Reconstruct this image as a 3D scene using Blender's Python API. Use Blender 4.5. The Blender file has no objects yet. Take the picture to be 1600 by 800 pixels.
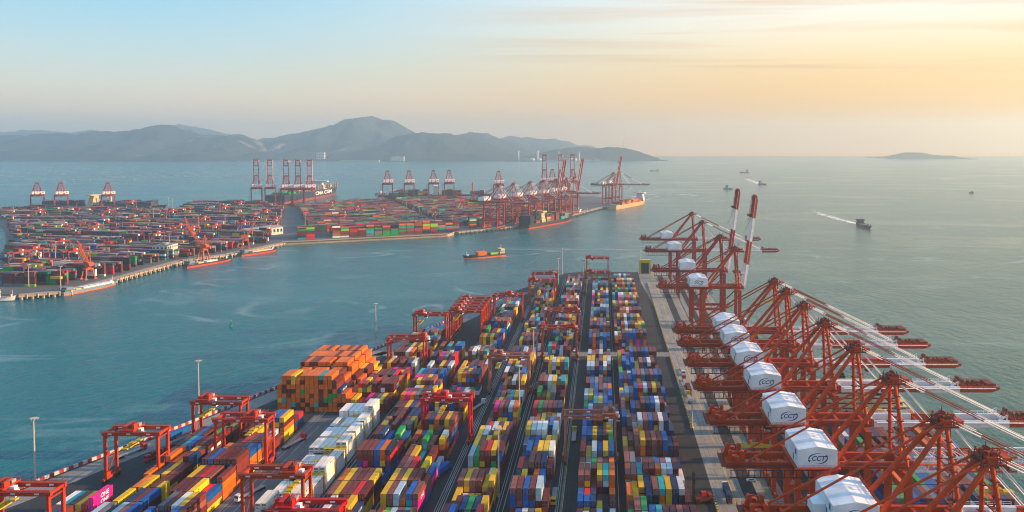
import bpy, bmesh, math, random
import numpy as np
from mathutils import Vector, Matrix
R = math.radians
PI = math.pi
random.seed(7)
rng = np.random.default_rng(11)
sc = bpy.context.scene
COL = sc.collection

# ------------------------------------------------------------------ camera
cam_d = bpy.data.cameras.new('camera')
cam = bpy.data.objects.new('camera', cam_d); COL.objects.link(cam)
cam_d.sensor_width = 36.0
cam_d.lens = 36.0 * 1205.0 / 1600.0
cam_d.shift_x = (800 - 930) / 1600.0
cam_d.shift_y = (266 - 400) / 1600.0
cam_d.clip_start = 1.0
cam_d.clip_end = 60000.0
CAM = Vector((0, 0, 155.0))
cam.location = CAM
cam.rotation_euler = (R(90 - 2.2), 0, R(0.6))
sc.camera = cam

# ------------------------------------------------------------------ sky + sun + exposure
SUN_EL, SUN_AZ = 16.0, 88.0          # azimuth clockwise from +Y (the view direction)
world = bpy.data.worlds.new('World'); sc.world = world; world.use_nodes = True
wn = world.node_tree.nodes; wl = world.node_tree.links
for n in list(wn): wn.remove(n)
wo = wn.new('ShaderNodeOutputWorld'); bg = wn.new('ShaderNodeBackground')
sky = wn.new('ShaderNodeTexSky'); sky.sky_type = 'NISHITA'; sky.sun_disc = False
sky.sun_elevation = R(SUN_EL); sky.sun_rotation = R(SUN_AZ)
sky.altitude = 150; sky.air_density = 1.0; sky.dust_density = 1.6; sky.ozone_density = 1.6
SKY_STRENGTH = 0.60
wl.new(bg.outputs[0], wo.inputs[0])
def wmath(op, a, b=None, clamp=False):
    n = wn.new('ShaderNodeMath'); n.operation = op; n.use_clamp = clamp
    for i, v in enumerate((a, b)):
        if v is None: continue
        if isinstance(v, (int, float)): n.inputs[i].default_value = v
        else: wl.new(v, n.inputs[i])
    return n.outputs[0]
# thin high streaks of cirrus in the sky, laid out by direction
tc = wn.new('ShaderNodeTexCoord'); sep = wn.new('ShaderNodeSeparateXYZ'); wl.new(tc.outputs['Generated'], sep.inputs[0])
zz = wmath('MAXIMUM', sep.outputs[2], 0.02)
cmb = wn.new('ShaderNodeCombineXYZ')
wl.new(wmath('DIVIDE', sep.outputs[0], zz), cmb.inputs[0]); wl.new(wmath('DIVIDE', sep.outputs[1], zz), cmb.inputs[1])
mp = wn.new('ShaderNodeMapping'); wl.new(cmb.outputs[0], mp.inputs[0])
mp.inputs['Rotation'].default_value = (0, 0, R(9)); mp.inputs['Scale'].default_value = (0.13, 0.62, 1); mp.inputs['Location'].default_value = (0.2, 0.35, 0)
nz = wn.new('ShaderNodeTexNoise'); nz.inputs['Scale'].default_value = 1.0; nz.inputs['Detail'].default_value = 6; nz.inputs['Roughness'].default_value = 0.55; nz.inputs['Distortion'].default_value = 0.6
wl.new(mp.outputs[0], nz.inputs['Vector'])
rp = wn.new('ShaderNodeValToRGB'); rp.color_ramp.elements[0].position = 0.50; rp.color_ramp.elements[1].position = 0.70
wl.new(nz.outputs[0], rp.inputs[0])
vv = wmath('DIVIDE', sep.outputs[1], zz)
mk1 = wn.new('ShaderNodeMapRange'); mk1.interpolation_type = 'SMOOTHSTEP'; wl.new(vv, mk1.inputs[0]); mk1.inputs[1].default_value = 13.0; mk1.inputs[2].default_value = 9.0
mk2 = wn.new('ShaderNodeMapRange'); mk2.interpolation_type = 'SMOOTHSTEP'; wl.new(sep.outputs[0], mk2.inputs[0]); mk2.inputs[1].default_value = -0.28; mk2.inputs[2].default_value = 0.0
cl = wmath('MULTIPLY', wmath('MULTIPLY', rp.outputs[0], 0.9), wmath('MULTIPLY', mk1.outputs[0], mk2.outputs[0]))
mixc = wn.new('ShaderNodeMix'); mixc.data_type = 'RGBA'
# evening colours by direction: cool away from the sun, golden towards it
def lin(c): return tuple(((v/255+0.055)/1.055)**2.4 if v > 10 else v/255/12.92 for v in c) + (1,)
def sky_ramp(stops, src):
    n = wn.new('ShaderNodeValToRGB'); cr = n.color_ramp; cr.interpolation = 'B_SPLINE'
    while len(cr.elements) < len(stops): cr.elements.new(0.5)
    for e, (p, c) in zip(cr.elements, stops): e.position = p; e.color = lin(c)
    wl.new(src, n.inputs[0]); return n.outputs[0]
el = wmath('MULTIPLY_ADD', sep.outputs[2], 2.0); el.node.inputs[2].default_value = 0.05
cool = sky_ramp([(0.0,(240,204,172)),(0.06,(246,210,174)),(0.13,(242,216,186)),(0.20,(214,220,206)),(0.28,(180,214,224)),(0.38,(148,204,228)),(0.55,(112,190,220)),(0.8,(125,185,220)),(1.0,(130,185,225))], el)
warm = sky_ramp([(0.0,(255,168,54)),(0.06,(255,174,52)),(0.13,(255,184,66)),(0.20,(255,200,106)),(0.28,(255,226,170)),(0.38,(255,250,238)),(0.55,(235,235,238)),(0.8,(175,200,240)),(1.0,(135,185,240))], el)
hl = wmath('SQRT', wmath('ADD', wmath('MULTIPLY', sep.outputs[0], sep.outputs[0]), wmath('MULTIPLY', sep.outputs[1], sep.outputs[1])))
az = wmath('DIVIDE', sep.outputs[0], wmath('MAXIMUM', hl, 0.001))
mr = wn.new('ShaderNodeMapRange'); mr.interpolation_type = 'SMOOTHSTEP'; wl.new(az, mr.inputs[0]); mr.inputs[1].default_value = -0.60; mr.inputs[2].default_value = 0.36
grad = wn.new('ShaderNodeMix'); grad.data_type = 'RGBA'; wl.new(mr.outputs[0], grad.inputs[0]); wl.new(cool, grad.inputs[6]); wl.new(warm, grad.inputs[7])
sc13 = wn.new('ShaderNodeMix'); sc13.data_type = 'RGBA'; sc13.blend_type = 'MULTIPLY'; sc13.inputs[0].default_value = 1.0
wl.new(sky.outputs[0], sc13.inputs[6]); sc13.inputs[7].default_value = (0.13, 0.13, 0.13, 1)
base = wn.new('ShaderNodeMix'); base.data_type = 'RGBA'; base.inputs[0].default_value = 0.85
wl.new(sc13.outputs[2], base.inputs[6]); wl.new(grad.outputs[2], base.inputs[7])
cloudc = wn.new('ShaderNodeMix'); cloudc.data_type = 'RGBA'; wl.new(mr.outputs[0], cloudc.inputs[0]); cloudc.inputs[6].default_value = lin((196,182,172)); cloudc.inputs[7].default_value = lin((222,178,126))
wl.new(cl, mixc.inputs[0]); wl.new(base.outputs[2], mixc.inputs[6]); wl.new(cloudc.outputs[2], mixc.inputs[7])
wl.new(mixc.outputs[2], bg.inputs['Color'])
bg.inputs['Strength'].default_value = SKY_STRENGTH


sun_d = bpy.data.lights.new('sun', 'SUN'); sun = bpy.data.objects.new('sun', sun_d); COL.objects.link(sun)
sun_d.energy = 5.0; sun_d.angle = R(0.6); sun_d.color = (1.0, 0.60, 0.28)
sdir = Vector((math.sin(R(SUN_AZ)) * math.cos(R(SUN_EL)), math.cos(R(SUN_AZ)) * math.cos(R(SUN_EL)), math.sin(R(SUN_EL))))
sun.rotation_euler = sdir.to_track_quat('Z', 'Y').to_euler()
sun.location = (300, 0, 300)

vs = sc.view_settings
vs.view_transform = 'Standard'; vs.look = 'None'; vs.gamma = 1.0; vs.use_curve_mapping = False
vs.exposure = 1.08
cy = sc.cycles
cy.use_denoising = True
cy.pixel_filter_type = 'BLACKMAN_HARRIS'; cy.filter_width = 1.1
try: cy.denoiser = 'OPENIMAGEDENOISE'
except Exception: pass
cy.max_bounces = 5; cy.diffuse_bounces = 2; cy.glossy_bounces = 3; cy.volume_bounces = 2; cy.transparent_max_bounces = 8
cy.caustics_reflective = False; cy.caustics_refractive = False
cy.volume_step_rate = 1.0

# ------------------------------------------------------------------ helpers
class MB:
    """collects shapes for one mesh"""
    def __init__(s): s.v = []; s.f = []; s.m = []
    def add(s, vs_, fs, mi=0):
        o = len(s.v); s.v += [tuple(p) for p in vs_]
        s.f += [tuple(i + o for i in f) for f in fs]; s.m += [mi] * len(fs)
    def box(s, x0, y0, z0, x1, y1, z1, mi=0):
        s.add([(x0,y0,z0),(x1,y0,z0),(x1,y1,z0),(x0,y1,z0),(x0,y0,z1),(x1,y0,z1),(x1,y1,z1),(x0,y1,z1)],
              [(0,3,2,1),(4,5,6,7),(0,1,5,4),(1,2,6,5),(2,3,7,6),(3,0,4,7)], mi)
    def bar(s, p, q, w, h=None, mi=0, up=(0,0,1)):
        p = Vector(p); q = Vector(q); h = w if h is None else h
        d = (q - p).normalized(); u = Vector(up)
        if abs(d.dot(u)) > 0.95: u = Vector((0, 1, 0))
        a = d.cross(u).normalized(); b = a.cross(d).normalized()
        a *= w / 2; b *= h / 2
        s.add([p-a-b, p+a-b, p+a+b, p-a+b, q-a-b, q+a-b, q+a+b, q-a+b],
              [(0,1,2,3),(7,6,5,4),(0,4,5,1),(1,5,6,2),(2,6,7,3),(3,7,4,0)], mi)
    def tube(s, p, q, r, r2=None, n=8, mi=0):
        p = Vector(p); q = Vector(q); r2 = r if r2 is None else r2
        d = (q - p).normalized(); u = Vector((0,0,1)) if abs(d.z) < 0.9 else Vector((1,0,0))
        a = d.cross(u).normalized(); b = a.cross(d).normalized()
        vs_ = []
        for c, rr in ((p, r), (q, r2)):
            for k in range(n):
                t = 2*PI*k/n; vs_.append(c + a*(rr*math.cos(t)) + b*(rr*math.sin(t)))
        fs = [(k, (k+1)%n, n+(k+1)%n, n+k) for k in range(n)]
        fs += [tuple(range(n-1,-1,-1)), tuple(range(n, 2*n))]
        s.add(vs_, fs, mi)
    def prism(s, poly, z0, z1, mi=0, axis='z'):
        n = len(poly)
        def P(a, b, c):
            return (a,b,c) if axis == 'z' else ((a,c,b) if axis == 'y' else (c,a,b))
        vs_ = [P(a,b,z0) for a,b in poly] + [P(a,b,z1) for a,b in poly]
        fs = [tuple(range(n-1,-1,-1)), tuple(range(n,2*n))] + [(k,(k+1)%n,n+(k+1)%n,n+k) for k in range(n)]
        s.add(vs_, fs, mi)
    def sheet(s, poly, z, mi=0):
        s.add([(a,b,z) for a,b in poly], [tuple(range(len(poly)))], mi)
    def mesh(s, name, mats):
        me = bpy.data.meshes.new(name); me.from_pydata(s.v, [], s.f)
        for m in (mats if isinstance(mats, (list, tuple)) else [mats]): me.materials.append(m)
        if any(s.m): me.polygons.foreach_set('material_index', s.m)
        bm = bmesh.new(); bm.from_mesh(me); bmesh.ops.recalc_face_normals(bm, faces=bm.faces); bm.to_mesh(me); bm.free()
        me.update(); return me
    def build(s, name, mats, parent=None, loc=None, rz=0, keep=False):
        o = bpy.data.objects.new(name, s.mesh(name, mats)); COL.objects.link(o)
        if parent: o.parent = parent
        if loc: o.location = loc
        if rz: o.rotation_euler = (0, 0, rz)
        return o

def tag(o, label=None, cat=None, group=None, kind=None):
    if label: o['label'] = label
    if cat: o['category'] = cat
    if group: o['group'] = group
    if kind: o['kind'] = kind
    return o
def empty(name, loc=(0,0,0), rz=0):
    o = bpy.data.objects.new(name, None); COL.objects.link(o)
    o.location = loc; o.rotation_euler = (0,0,rz); o.empty_display_size = 2
    return o
def kids(o, allobj): return [c for c in allobj if c.parent == o]
def copy_tree(o, parent=None):
    c = o.copy(); COL.objects.link(c)
    if parent: c.parent = parent
    for ch in list(o.children): copy_tree(ch, c)
    return c
def txt_mesh(body, size, mat, name='lettering', shear=0.0, bold=0.0):
    cu = bpy.data.curves.new(name, 'FONT'); cu.body = body; cu.size = size; cu.align_x = 'CENTER'; cu.align_y = 'CENTER'; cu.shear = shear
    cu.offset = bold
    o = bpy.data.objects.new(name, cu); COL.objects.link(o)
    me = bpy.data.meshes.new_from_object(o)
    bpy.data.objects.remove(o); bpy.data.curves.remove(cu)
    me.name = name; me.materials.clear(); me.materials.append(mat)
    return me
ORD = ['first','second','third','fourth','fifth','sixth','seventh','eighth','ninth','tenth','eleventh','twelfth','thirteenth','fourteenth','fifteenth','sixteenth','seventeenth','eighteenth','nineteenth','twentieth','twenty-first','twenty-second','twenty-third','twenty-fourth','twenty-fifth']

# ------------------------------------------------------------------ materials
def mat_new(name):
    m = bpy.data.materials.new(name); m.use_nodes = True
    m.node_tree.nodes['Principled BSDF'].inputs['Specular IOR Level'].default_value = 0.18
    return m, m.node_tree.nodes, m.node_tree.links, m.node_tree.nodes['Principled BSDF']
def mixrgb(N, L, fac, a, b, mode='MIX'):
    n = N.new('ShaderNodeMix'); n.data_type = 'RGBA'; n.blend_type = mode
    for k, v in (('Factor', fac), ('A', a), ('B', b)):
        i = n.inputs[k] if k != 'Factor' else n.inputs[0]
        if k == 'A': i = n.inputs[6]
        if k == 'B': i = n.inputs[7]
        if isinstance(v, (int, float)): i.default_value = v
        elif isinstance(v, tuple): i.default_value = v if len(v) == 4 else (*v, 1)
        else: L.new(v, i)
    return n.outputs[2]
def noise(N, L, scale, detail=4, vec=None, rough=0.55, dist=0.0):
    n = N.new('ShaderNodeTexNoise'); n.inputs['Scale'].default_value = scale; n.inputs['Detail'].default_value = detail
    n.inputs['Roughness'].default_value = rough; n.inputs['Distortion'].default_value = dist
    if vec is not None: L.new(vec, n.inputs['Vector'])
    return n.outputs[0]
def ramp(N, L, x, p0, p1, c0=(0,0,0,1), c1=(1,1,1,1)):
    n = N.new('ShaderNodeValToRGB'); n.color_ramp.elements[0].position = p0; n.color_ramp.elements[1].position = p1
    n.color_ramp.elements[0].color = c0; n.color_ramp.elements[1].color = c1
    L.new(x, n.inputs[0]); return n.outputs[0]
def coords(N, L, kind='Object', scale=(1,1,1), rot=(0,0,0)):
    t = N.new('ShaderNodeTexCoord')
    mp = N.new('ShaderNodeMapping'); mp.inputs['Scale'].default_value = scale; mp.inputs['Rotation'].default_value = rot
    L.new(t.outputs[kind], mp.inputs[0]); return mp.outputs[0]
def wpos(N, L, scale=(1,1,1), rot=(0,0,0)):
    g = N.new('ShaderNodeNewGeometry'); mp = N.new('ShaderNodeMapping')
    mp.inputs['Scale'].default_value = scale; mp.inputs['Rotation'].default_value = rot
    L.new(g.outputs['Position'], mp.inputs[0]); return mp.outputs[0]

def paint(name, c, rough=0.5, dirt=0.35, dirtc=(0.09,0.06,0.045), scale=0.35, metallic=0.0):
    m, N, L, b = mat_new(name)
    v = coords(N, L)
    n1 = noise(N, L, scale, 5, v); n2 = noise(N, L, scale*6, 3, v)
    vs_ = coords(N, L, scale=(1,1,0.12)); n3 = noise(N, L, scale*5, 3, vs_)
    col = mixrgb(N, L, ramp(N, L, n1, 0.35, 0.75), tuple(x*0.86 for x in c), tuple(min(1, x*1.12) for x in c))
    f = N.new('ShaderNodeMath'); f.operation = 'MULTIPLY'; L.new(ramp(N, L, n3, 0.52, 0.8), f.inputs[0]); f.inputs[1].default_value = dirt
    col = mixrgb(N, L, f.outputs[0], col, dirtc)
    L.new(col, b.inputs['Base Color']); b.inputs['Roughness'].default_value = rough; b.inputs['Metallic'].default_value = metallic
    return m
M = {}
M['crane'] = paint('crane_orange_paint', (0.50,0.075,0.022), 0.55)
M['crane_red'] = paint('crane_red_paint', (0.43,0.030,0.032), 0.55)
M['rtg'] = paint('gantry_orange_paint', (0.50,0.085,0.03), 0.55)
M['rtg_red'] = paint('gantry_red_paint', (0.55,0.018,0.02), 0.5)
M['rtg_faded'] = paint('gantry_faded_paint', (0.50,0.19,0.14), 0.65)
M['far_crane'] = paint('far_crane_paint', (0.42,0.04,0.035), 0.6)
M['dark_red'] = paint('dark_red_machinery', (0.18,0.03,0.022), 0.6)
M['white'] = paint('white_paint', (0.80,0.81,0.82), 0.5, 0.12, (0.35,0.33,0.3))
M['house'] = paint('house_white', (0.80,0.83,0.86), 0.45, 0.15, (0.4,0.4,0.4), 0.2)
M['grey'] = paint('grey_steel', (0.30,0.30,0.30), 0.5)
M['pole'] = paint('pole_galvanised', (0.42,0.40,0.37), 0.5, 0.1)
M['dark'] = paint('dark_rubber', (0.025,0.025,0.027), 0.8, 0.2)
M['glass'] = paint('window_glass', (0.03,0.05,0.07), 0.1, 0.0)
M['blue'] = paint('logo_blue', (0.012,0.075,0.22), 0.5, 0.0)
M['yellow'] = paint('yellow_paint', (0.62,0.45,0.03), 0.55)
M['red'] = paint('red_paint', (0.48,0.025,0.025), 0.55, 0.2)
M['black'] = paint('black_paint', (0.02,0.02,0.02), 0.6, 0.0)
M['cream'] = paint('cream_paint', (0.66,0.56,0.36), 0.55, 0.2, (0.3,0.2,0.12))
M['navy'] = paint('navy_hull', (0.02,0.035,0.075), 0.5)
M['blackhull'] = paint('black_hull', (0.03,0.03,0.035), 0.5)
M['boot'] = paint('boot_topping', (0.50,0.07,0.035), 0.6)
M['boot_dull'] = paint('dull_boot_topping', (0.30,0.075,0.06), 0.6)
M['orangehull'] = paint('orange_hull', (0.62,0.16,0.05), 0.55)
M['tanhull'] = paint('tan_hull', (0.60,0.36,0.18), 0.6)
M['greenhull'] = paint('green_hull', (0.03,0.22,0.12), 0.55)
M['steel_deck'] = paint('ship_deck', (0.16,0.13,0.11), 0.7)
M['bluegrey'] = paint('blue_grey_hull', (0.16,0.24,0.32), 0.6)
M['roofblue'] = paint('blue_roof_sheet', (0.05,0.18,0.38), 0.5)
M['wall'] = paint('plaster_wall', (0.50,0.48,0.42), 0.8, 0.2)
M['wallwhite'] = paint('white_plaster', (0.62,0.60,0.56), 0.8, 0.2)
M['buoygreen'] = paint('buoy_green', (0.02,0.25,0.10), 0.5)
M['truckwhite'] = paint('truck_white', (0.7,0.7,0.7), 0.4, 0.1)

def ground_mat(name, base, light, dark, joint=None, streak=0.5):
    m, N, L, b = mat_new(name)
    p = wpos(N, L); ps = wpos(N, L, (0.9, 0.05, 1))
    n1 = noise(N, L, 0.02, 6, p); n2 = noise(N, L, 0.35, 4, p); n3 = noise(N, L, 1.0, 3, ps)
    c = mixrgb(N, L, ramp(N, L, n1, 0.35, 0.7), base, light)
    f = N.new('ShaderNodeMath'); f.operation = 'MULTIPLY'; L.new(ramp(N, L, n3, 0.45, 0.75), f.inputs[0]); f.inputs[1].default_value = streak
    c = mixrgb(N, L, f.outputs[0], c, dark)
    f2 = N.new('ShaderNodeMath'); f2.operation = 'MULTIPLY'; L.new(ramp(N, L, n2, 0.5, 0.75), f2.inputs[0]); f2.inputs[1].default_value = 0.4
    c = mixrgb(N, L, f2.outputs[0], c, dark)
    if joint:
        br = N.new('ShaderNodeTexBrick'); br.offset = 0.0; br.inputs['Scale'].default_value = 1.0
        br.inputs['Brick Width'].default_value = joint; br.inputs['Row Height'].default_value = joint; br.inputs['Mortar Size'].default_value = 0.12
        br.inputs['Color1'].default_value = (1,1,1,1); br.inputs['Color2'].default_value = (0.86,0.86,0.86,1); br.inputs['Mortar'].default_value = (0.55,0.55,0.55,1)
        L.new(p, br.inputs['Vector'])
        c = mixrgb(N, L, 1.0, c, br.outputs[0], 'MULTIPLY')
    L.new(c, b.inputs['Base Color']); b.inputs['Roughness'].default_value = 0.85
    return m
M['asphalt'] = ground_mat('yard_asphalt', (0.030,0.032,0.037), (0.055,0.057,0.063), (0.016,0.016,0.018))
M['concrete'] = ground_mat('apron_concrete', (0.27,0.26,0.25), (0.37,0.355,0.335), (0.12,0.115,0.11), 7.5, 0.55)
M['concrete2'] = ground_mat('road_concrete', (0.22,0.215,0.21), (0.29,0.28,0.27), (0.11,0.11,0.11), 9.0)
M['road3'] = ground_mat('grey_road', (0.12,0.122,0.128), (0.16,0.16,0.165), (0.06,0.06,0.063))
M['quaywall'] = ground_mat('quay_wall_concrete', (0.38,0.30,0.22), (0.48,0.39,0.29), (0.15,0.12,0.1), None, 0.7)
M['farground'] = ground_mat('terminal_asphalt', (0.105,0.107,0.115), (0.15,0.15,0.152), (0.05,0.05,0.055))
M['line'] = ground_mat('road_paint_white', (0.30,0.30,0.30), (0.40,0.40,0.40), (0.12,0.12,0.12), None, 0.8)
M['yline'] = ground_mat('road_paint_yellow', (0.50,0.36,0.05), (0.6,0.44,0.08), (0.2,0.15,0.06), None, 0.6)
M['rail'] = ground_mat('rail_slot_steel', (0.05,0.045,0.04), (0.09,0.08,0.07), (0.02,0.02,0.02))

# containers: one paint whose colour is each container's own
def container_mat(name, src, bleach=0.0):
    m, N, L, b = mat_new(name)
    if src == 'object':
        oi = N.new('ShaderNodeObjectInfo'); c0 = oi.outputs['Color']; rnd = oi.outputs['Random']
        v = coords(N, L)
    else:
        at = N.new('ShaderNodeAttribute'); at.attribute_name = 'Col'; c0 = at.outputs['Color']
        v = wpos(N, L)
    n1 = noise(N, L, 0.45, 5, v); n2 = noise(N, L, 2.2, 3, v)
    c = mixrgb(N, L, ramp(N, L, n1, 0.3, 0.75, (0.78,0.78,0.78,1), (1.1,1.08,1.05,1)), c0, c0)
    mul = mixrgb(N, L, 1.0, c0, ramp(N, L, n1, 0.3, 0.75, (0.8,0.8,0.8,1), (1.08,1.06,1.04,1)), 'MULTIPLY')
    c = mul
    if bleach:
        f = N.new('ShaderNodeMath'); f.operation = 'MULTIPLY_ADD'; L.new(ramp(N, L, n1, 0.3, 0.7), f.inputs[0]); f.inputs[1].default_value = bleach*0.6; f.inputs[2].default_value = bleach*0.7
        c = mixrgb(N, L, f.outputs[0], c, (0.33,0.28,0.27))
    f = N.new('ShaderNodeMath'); f.operation = 'MULTIPLY'; L.new(ramp(N, L, n2, 0.58, 0.8), f.inputs[0]); f.inputs[1].default_value = 0.15
    c = mixrgb(N, L, f.outputs[0], c, (0.13,0.07,0.045))
    L.new(c, b.inputs['Base Color']); b.inputs['Roughness'].default_value = 0.55
    return m
M['cont'] = container_mat('container_paint', 'object')
M['cont_roof'] = container_mat('container_roof_paint', 'object', 0.05)
M['cont_mass'] = container_mat('container_mass_paint', 'attr')
# ------------------------------------------------------------------ water
WATER_Z = -4.5
def water_mat():
    m, N, L, b = mat_new('sea_water'); b.inputs['Specular IOR Level'].default_value = 0.5
    p = wpos(N, L)
    big = noise(N, L, 0.0035, 4, wpos(N, L, (0.55, 1.5, 1), (0,0,R(-14))), 0.5, 1.6)
    lane = ramp(N, L, big, 0.50, 0.68)
    g = N.new('ShaderNodeNewGeometry'); sx = N.new('ShaderNodeSeparateXYZ'); L.new(g.outputs['Position'], sx.inputs[0])
    mr_ = N.new('ShaderNodeMapRange'); mr_.interpolation_type = 'SMOOTHSTEP'; L.new(sx.outputs[0], mr_.inputs[0]); mr_.inputs[1].default_value = -150; mr_.inputs[2].default_value = 350
    ch = mixrgb(N, L, ramp(N, L, noise(N, L, 0.0016, 3, p), 0.35, 0.7), (0.0,0.105,0.138), (0.0,0.135,0.162))
    op = mixrgb(N, L, ramp(N, L, noise(N, L, 0.004, 3, p), 0.35, 0.7), (0.034,0.112,0.088), (0.048,0.128,0.100))
    c = mixrgb(N, L, mr_.outputs[0], ch, op)
    # thin drifting silt and foam lines
    fl = noise(N, L, 0.0042, 3, wpos(N, L, (0.6, 1.5, 1), (0,0,R(-20))), 0.5, 1.4)
    d1 = N.new('ShaderNodeMath'); d1.operation = 'SUBTRACT'; L.new(fl, d1.inputs[0]); d1.inputs[1].default_value = 0.5
    d2 = N.new('ShaderNodeMath'); d2.operation = 'ABSOLUTE'; L.new(d1.outputs[0], d2.inputs[0])
    ln = ramp(N, L, d2.outputs[0], 0.0, 0.022, (1,1,1,1), (0,0,0,1))
    d3 = N.new('ShaderNodeMath'); d3.operation = 'MULTIPLY'; L.new(ln, d3.inputs[0]); L.new(ramp(N, L, noise(N, L, 0.012, 4, p), 0.45, 0.7), d3.inputs[1])
    d4 = N.new('ShaderNodeMath'); d4.operation = 'MULTIPLY'; L.new(d3.outputs[0], d4.inputs[0]); d4.inputs[1].default_value = 0.7
    c = mixrgb(N, L, d4.outputs[0], c, (0.22,0.34,0.36))
    L.new(c, b.inputs['Base Color'])
    r = N.new('ShaderNodeMath'); r.operation = 'MULTIPLY_ADD'; L.new(lane, r.inputs[0]); r.inputs[1].default_value = -0.07; r.inputs[2].default_value = 0.20
    L.new(r.outputs[0], b.inputs['Roughness']); b.inputs['IOR'].default_value = 1.19
    w1 = noise(N, L, 0.17, 3, wpos(N, L, (1,0.55,1), (0,0,R(25))), 0.6)
    w2 = noise(N, L, 0.6, 3, wpos(N, L, (1,0.6,1), (0,0,R(-12))), 0.6)
    w3 = noise(N, L, 0.03, 2, wpos(N, L, (1,0.5,1), (0,0,R(10))), 0.5)
    a = N.new('ShaderNodeMath'); a.operation = 'MULTIPLY_ADD'; L.new(w2, a.inputs[0]); a.inputs[1].default_value = 0.35; L.new(w1, a.inputs[2])
    a2 = N.new('ShaderNodeMath'); a2.operation = 'MULTIPLY_ADD'; L.new(w3, a2.inputs[0]); a2.inputs[1].default_value = 1.2; L.new(a.outputs[0], a2.inputs[2])
    bp = N.new('ShaderNodeBump'); bp.inputs['Distance'].default_value = 2.6
    st = N.new('ShaderNodeMath'); st.operation = 'MULTIPLY_ADD'; L.new(lane, st.inputs[0]); st.inputs[1].default_value = -0.30; st.inputs[2].default_value = 0.62
    L.new(st.outputs[0], bp.inputs['Strength']); L.new(a2.outputs[0], bp.inputs['Height'])
    L.new(bp.outputs[0], b.inputs['Normal'])
    return m
M['water'] = water_mat()
S = 13000
mb = MB(); mb.sheet([(-S,-1400),(S,-1400),(S,7900),(-S,7900)], WATER_Z)
tag(mb.build('sea', M['water']), 'teal harbour water turning grey green towards the open sea', 'sea', kind='structure')

# ------------------------------------------------------------------ near terminal ground
NEAR = [(-330,120),(-300,250),(-263,328),(-253,354),(-229,410),(-203,481),(-166,578),(-140,639),(-93,781),(-76,824),(-45,896),(-25,906),(70,906),(108,900),(108,120)]
mb = MB(); mb.prism(NEAR[::-1], -9, 0)
for i, f in enumerate(mb.f): mb.m[i] = 0 if i == 1 else 1
tag(mb.build('yard_ground', [M['asphalt'], M['quaywall']]), 'dark asphalt ground of the container yard', 'ground', kind='structure')
mb = MB()
mb.sheet([(48.3,121),(107.6,121),(107.6,899.5),(70,905.5),(41,905.5),(41,840),(48.3,700)], 0.004)
tag(mb.build('quay_apron', M['concrete']), 'pale concrete quay apron under the ship cranes', 'quay', kind='structure')
mb = MB()
mb.sheet([(-168,549),(48.2,549),(48.2,560),(-162,560)], 0.005)
tag(mb.build('cross_road', M['concrete2']), 'pale road crossing the container yard', 'road', kind='structure')
mb = MB()
for a_, b_ in zip(NEAR[1:8], NEAR[2:9]):
    mb.add([(a_[0]+3,a_[1],.005),(a_[0]+17,a_[1],.005),(b_[0]+17,b_[1],.005),(b_[0]+3,b_[1],.005)], [(0,1,2,3)])
tag(mb.build('coast_road', M['concrete2']), 'pale road along the striped parapet wall', 'road', kind='structure')
mb = MB(); mb.sheet([(-163,262),(-145.2,262),(-145.2,428),(-163,428)], 0.004)
tag(mb.build('reefer_road', M['road3']), 'grey road between the white reefers and the left blocks', 'road', kind='structure')
# dark working lanes of the apron, rails and painted lines
mb = MB()
for x0, x1 in ((61.5,67.5),(79,84),(87,94)):
    mb.sheet([(x0,122),(x1,122),(x1,880),(x0,880)], 0.009)
tag(mb.build('apron_lane', M['asphalt']), 'dark worn traffic lanes between the crane rails', 'lane', kind='structure')
LANES = []   # (x, y0, y1, width, material)
for cx in (-6.2, -31, -57.8, -80.8, -107, -133, -171.5, -195):
    for s in (-12, 12):
        LANES += [(cx+s-0.9, 250, 545, .35, 'line'), (cx+s+0.9, 250, 545, .35, 'line')]
        if cx > -140: LANES += [(cx+s-0.9, 563, 640 if cx < -90 else 780 if cx < -50 else 860, .35, 'line'), (cx+s+0.9, 563, 640 if cx < -90 else 780 if cx < -50 else 860, .35, 'line')]
LANES += [(-161.3,372,425,.4,'line'), (-154.4,300,412,.4,'line'), (-17.9,250,860,.4,'yline'), (56.9,122,890,.5,'yline'), (59.6,122,800,.35,'line'), (48.9,122,600,.35,'line'), (97,122,860,.4,'yline'),(72.6,122,895,.4,'yline'), (85.6,122,895,.3,'line'), (52.6,300,330,.3,'line')]
mbl = MB(); mby = MB()
for x, y0, y1, w, k in LANES:
    (mbl if k == 'line' else mby).sheet([(x-w/2,y0),(x+w/2,y0),(x+w/2,y1),(x-w/2,y1)], 0.013)
for y in range(130, 520, 9):
    mbl.add([(59.8,y,.013),(60.2,y,.013),(61.8,y+2.6,.013),(61.4,y+2.6,.013)], [(0,1,2,3)])
tag(mbl.build('lane_marking', M['line']), 'white painted lane lines of the yard', 'lane marking', kind='structure')
tag(mby.build('edge_marking', M['yline']), 'yellow painted lines along the quay', 'lane marking', kind='structure')
mb = MB()
for x in (74.5, 101.0):
    for d in (-.25, .25): mb.box(x+d-.09, 122, 0.0, x+d+.09, 895, 0.07)
tag(mb.build('crane_rail', M['rail']), 'steel crane rails let into the quay', 'rail', kind='structure')

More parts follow.
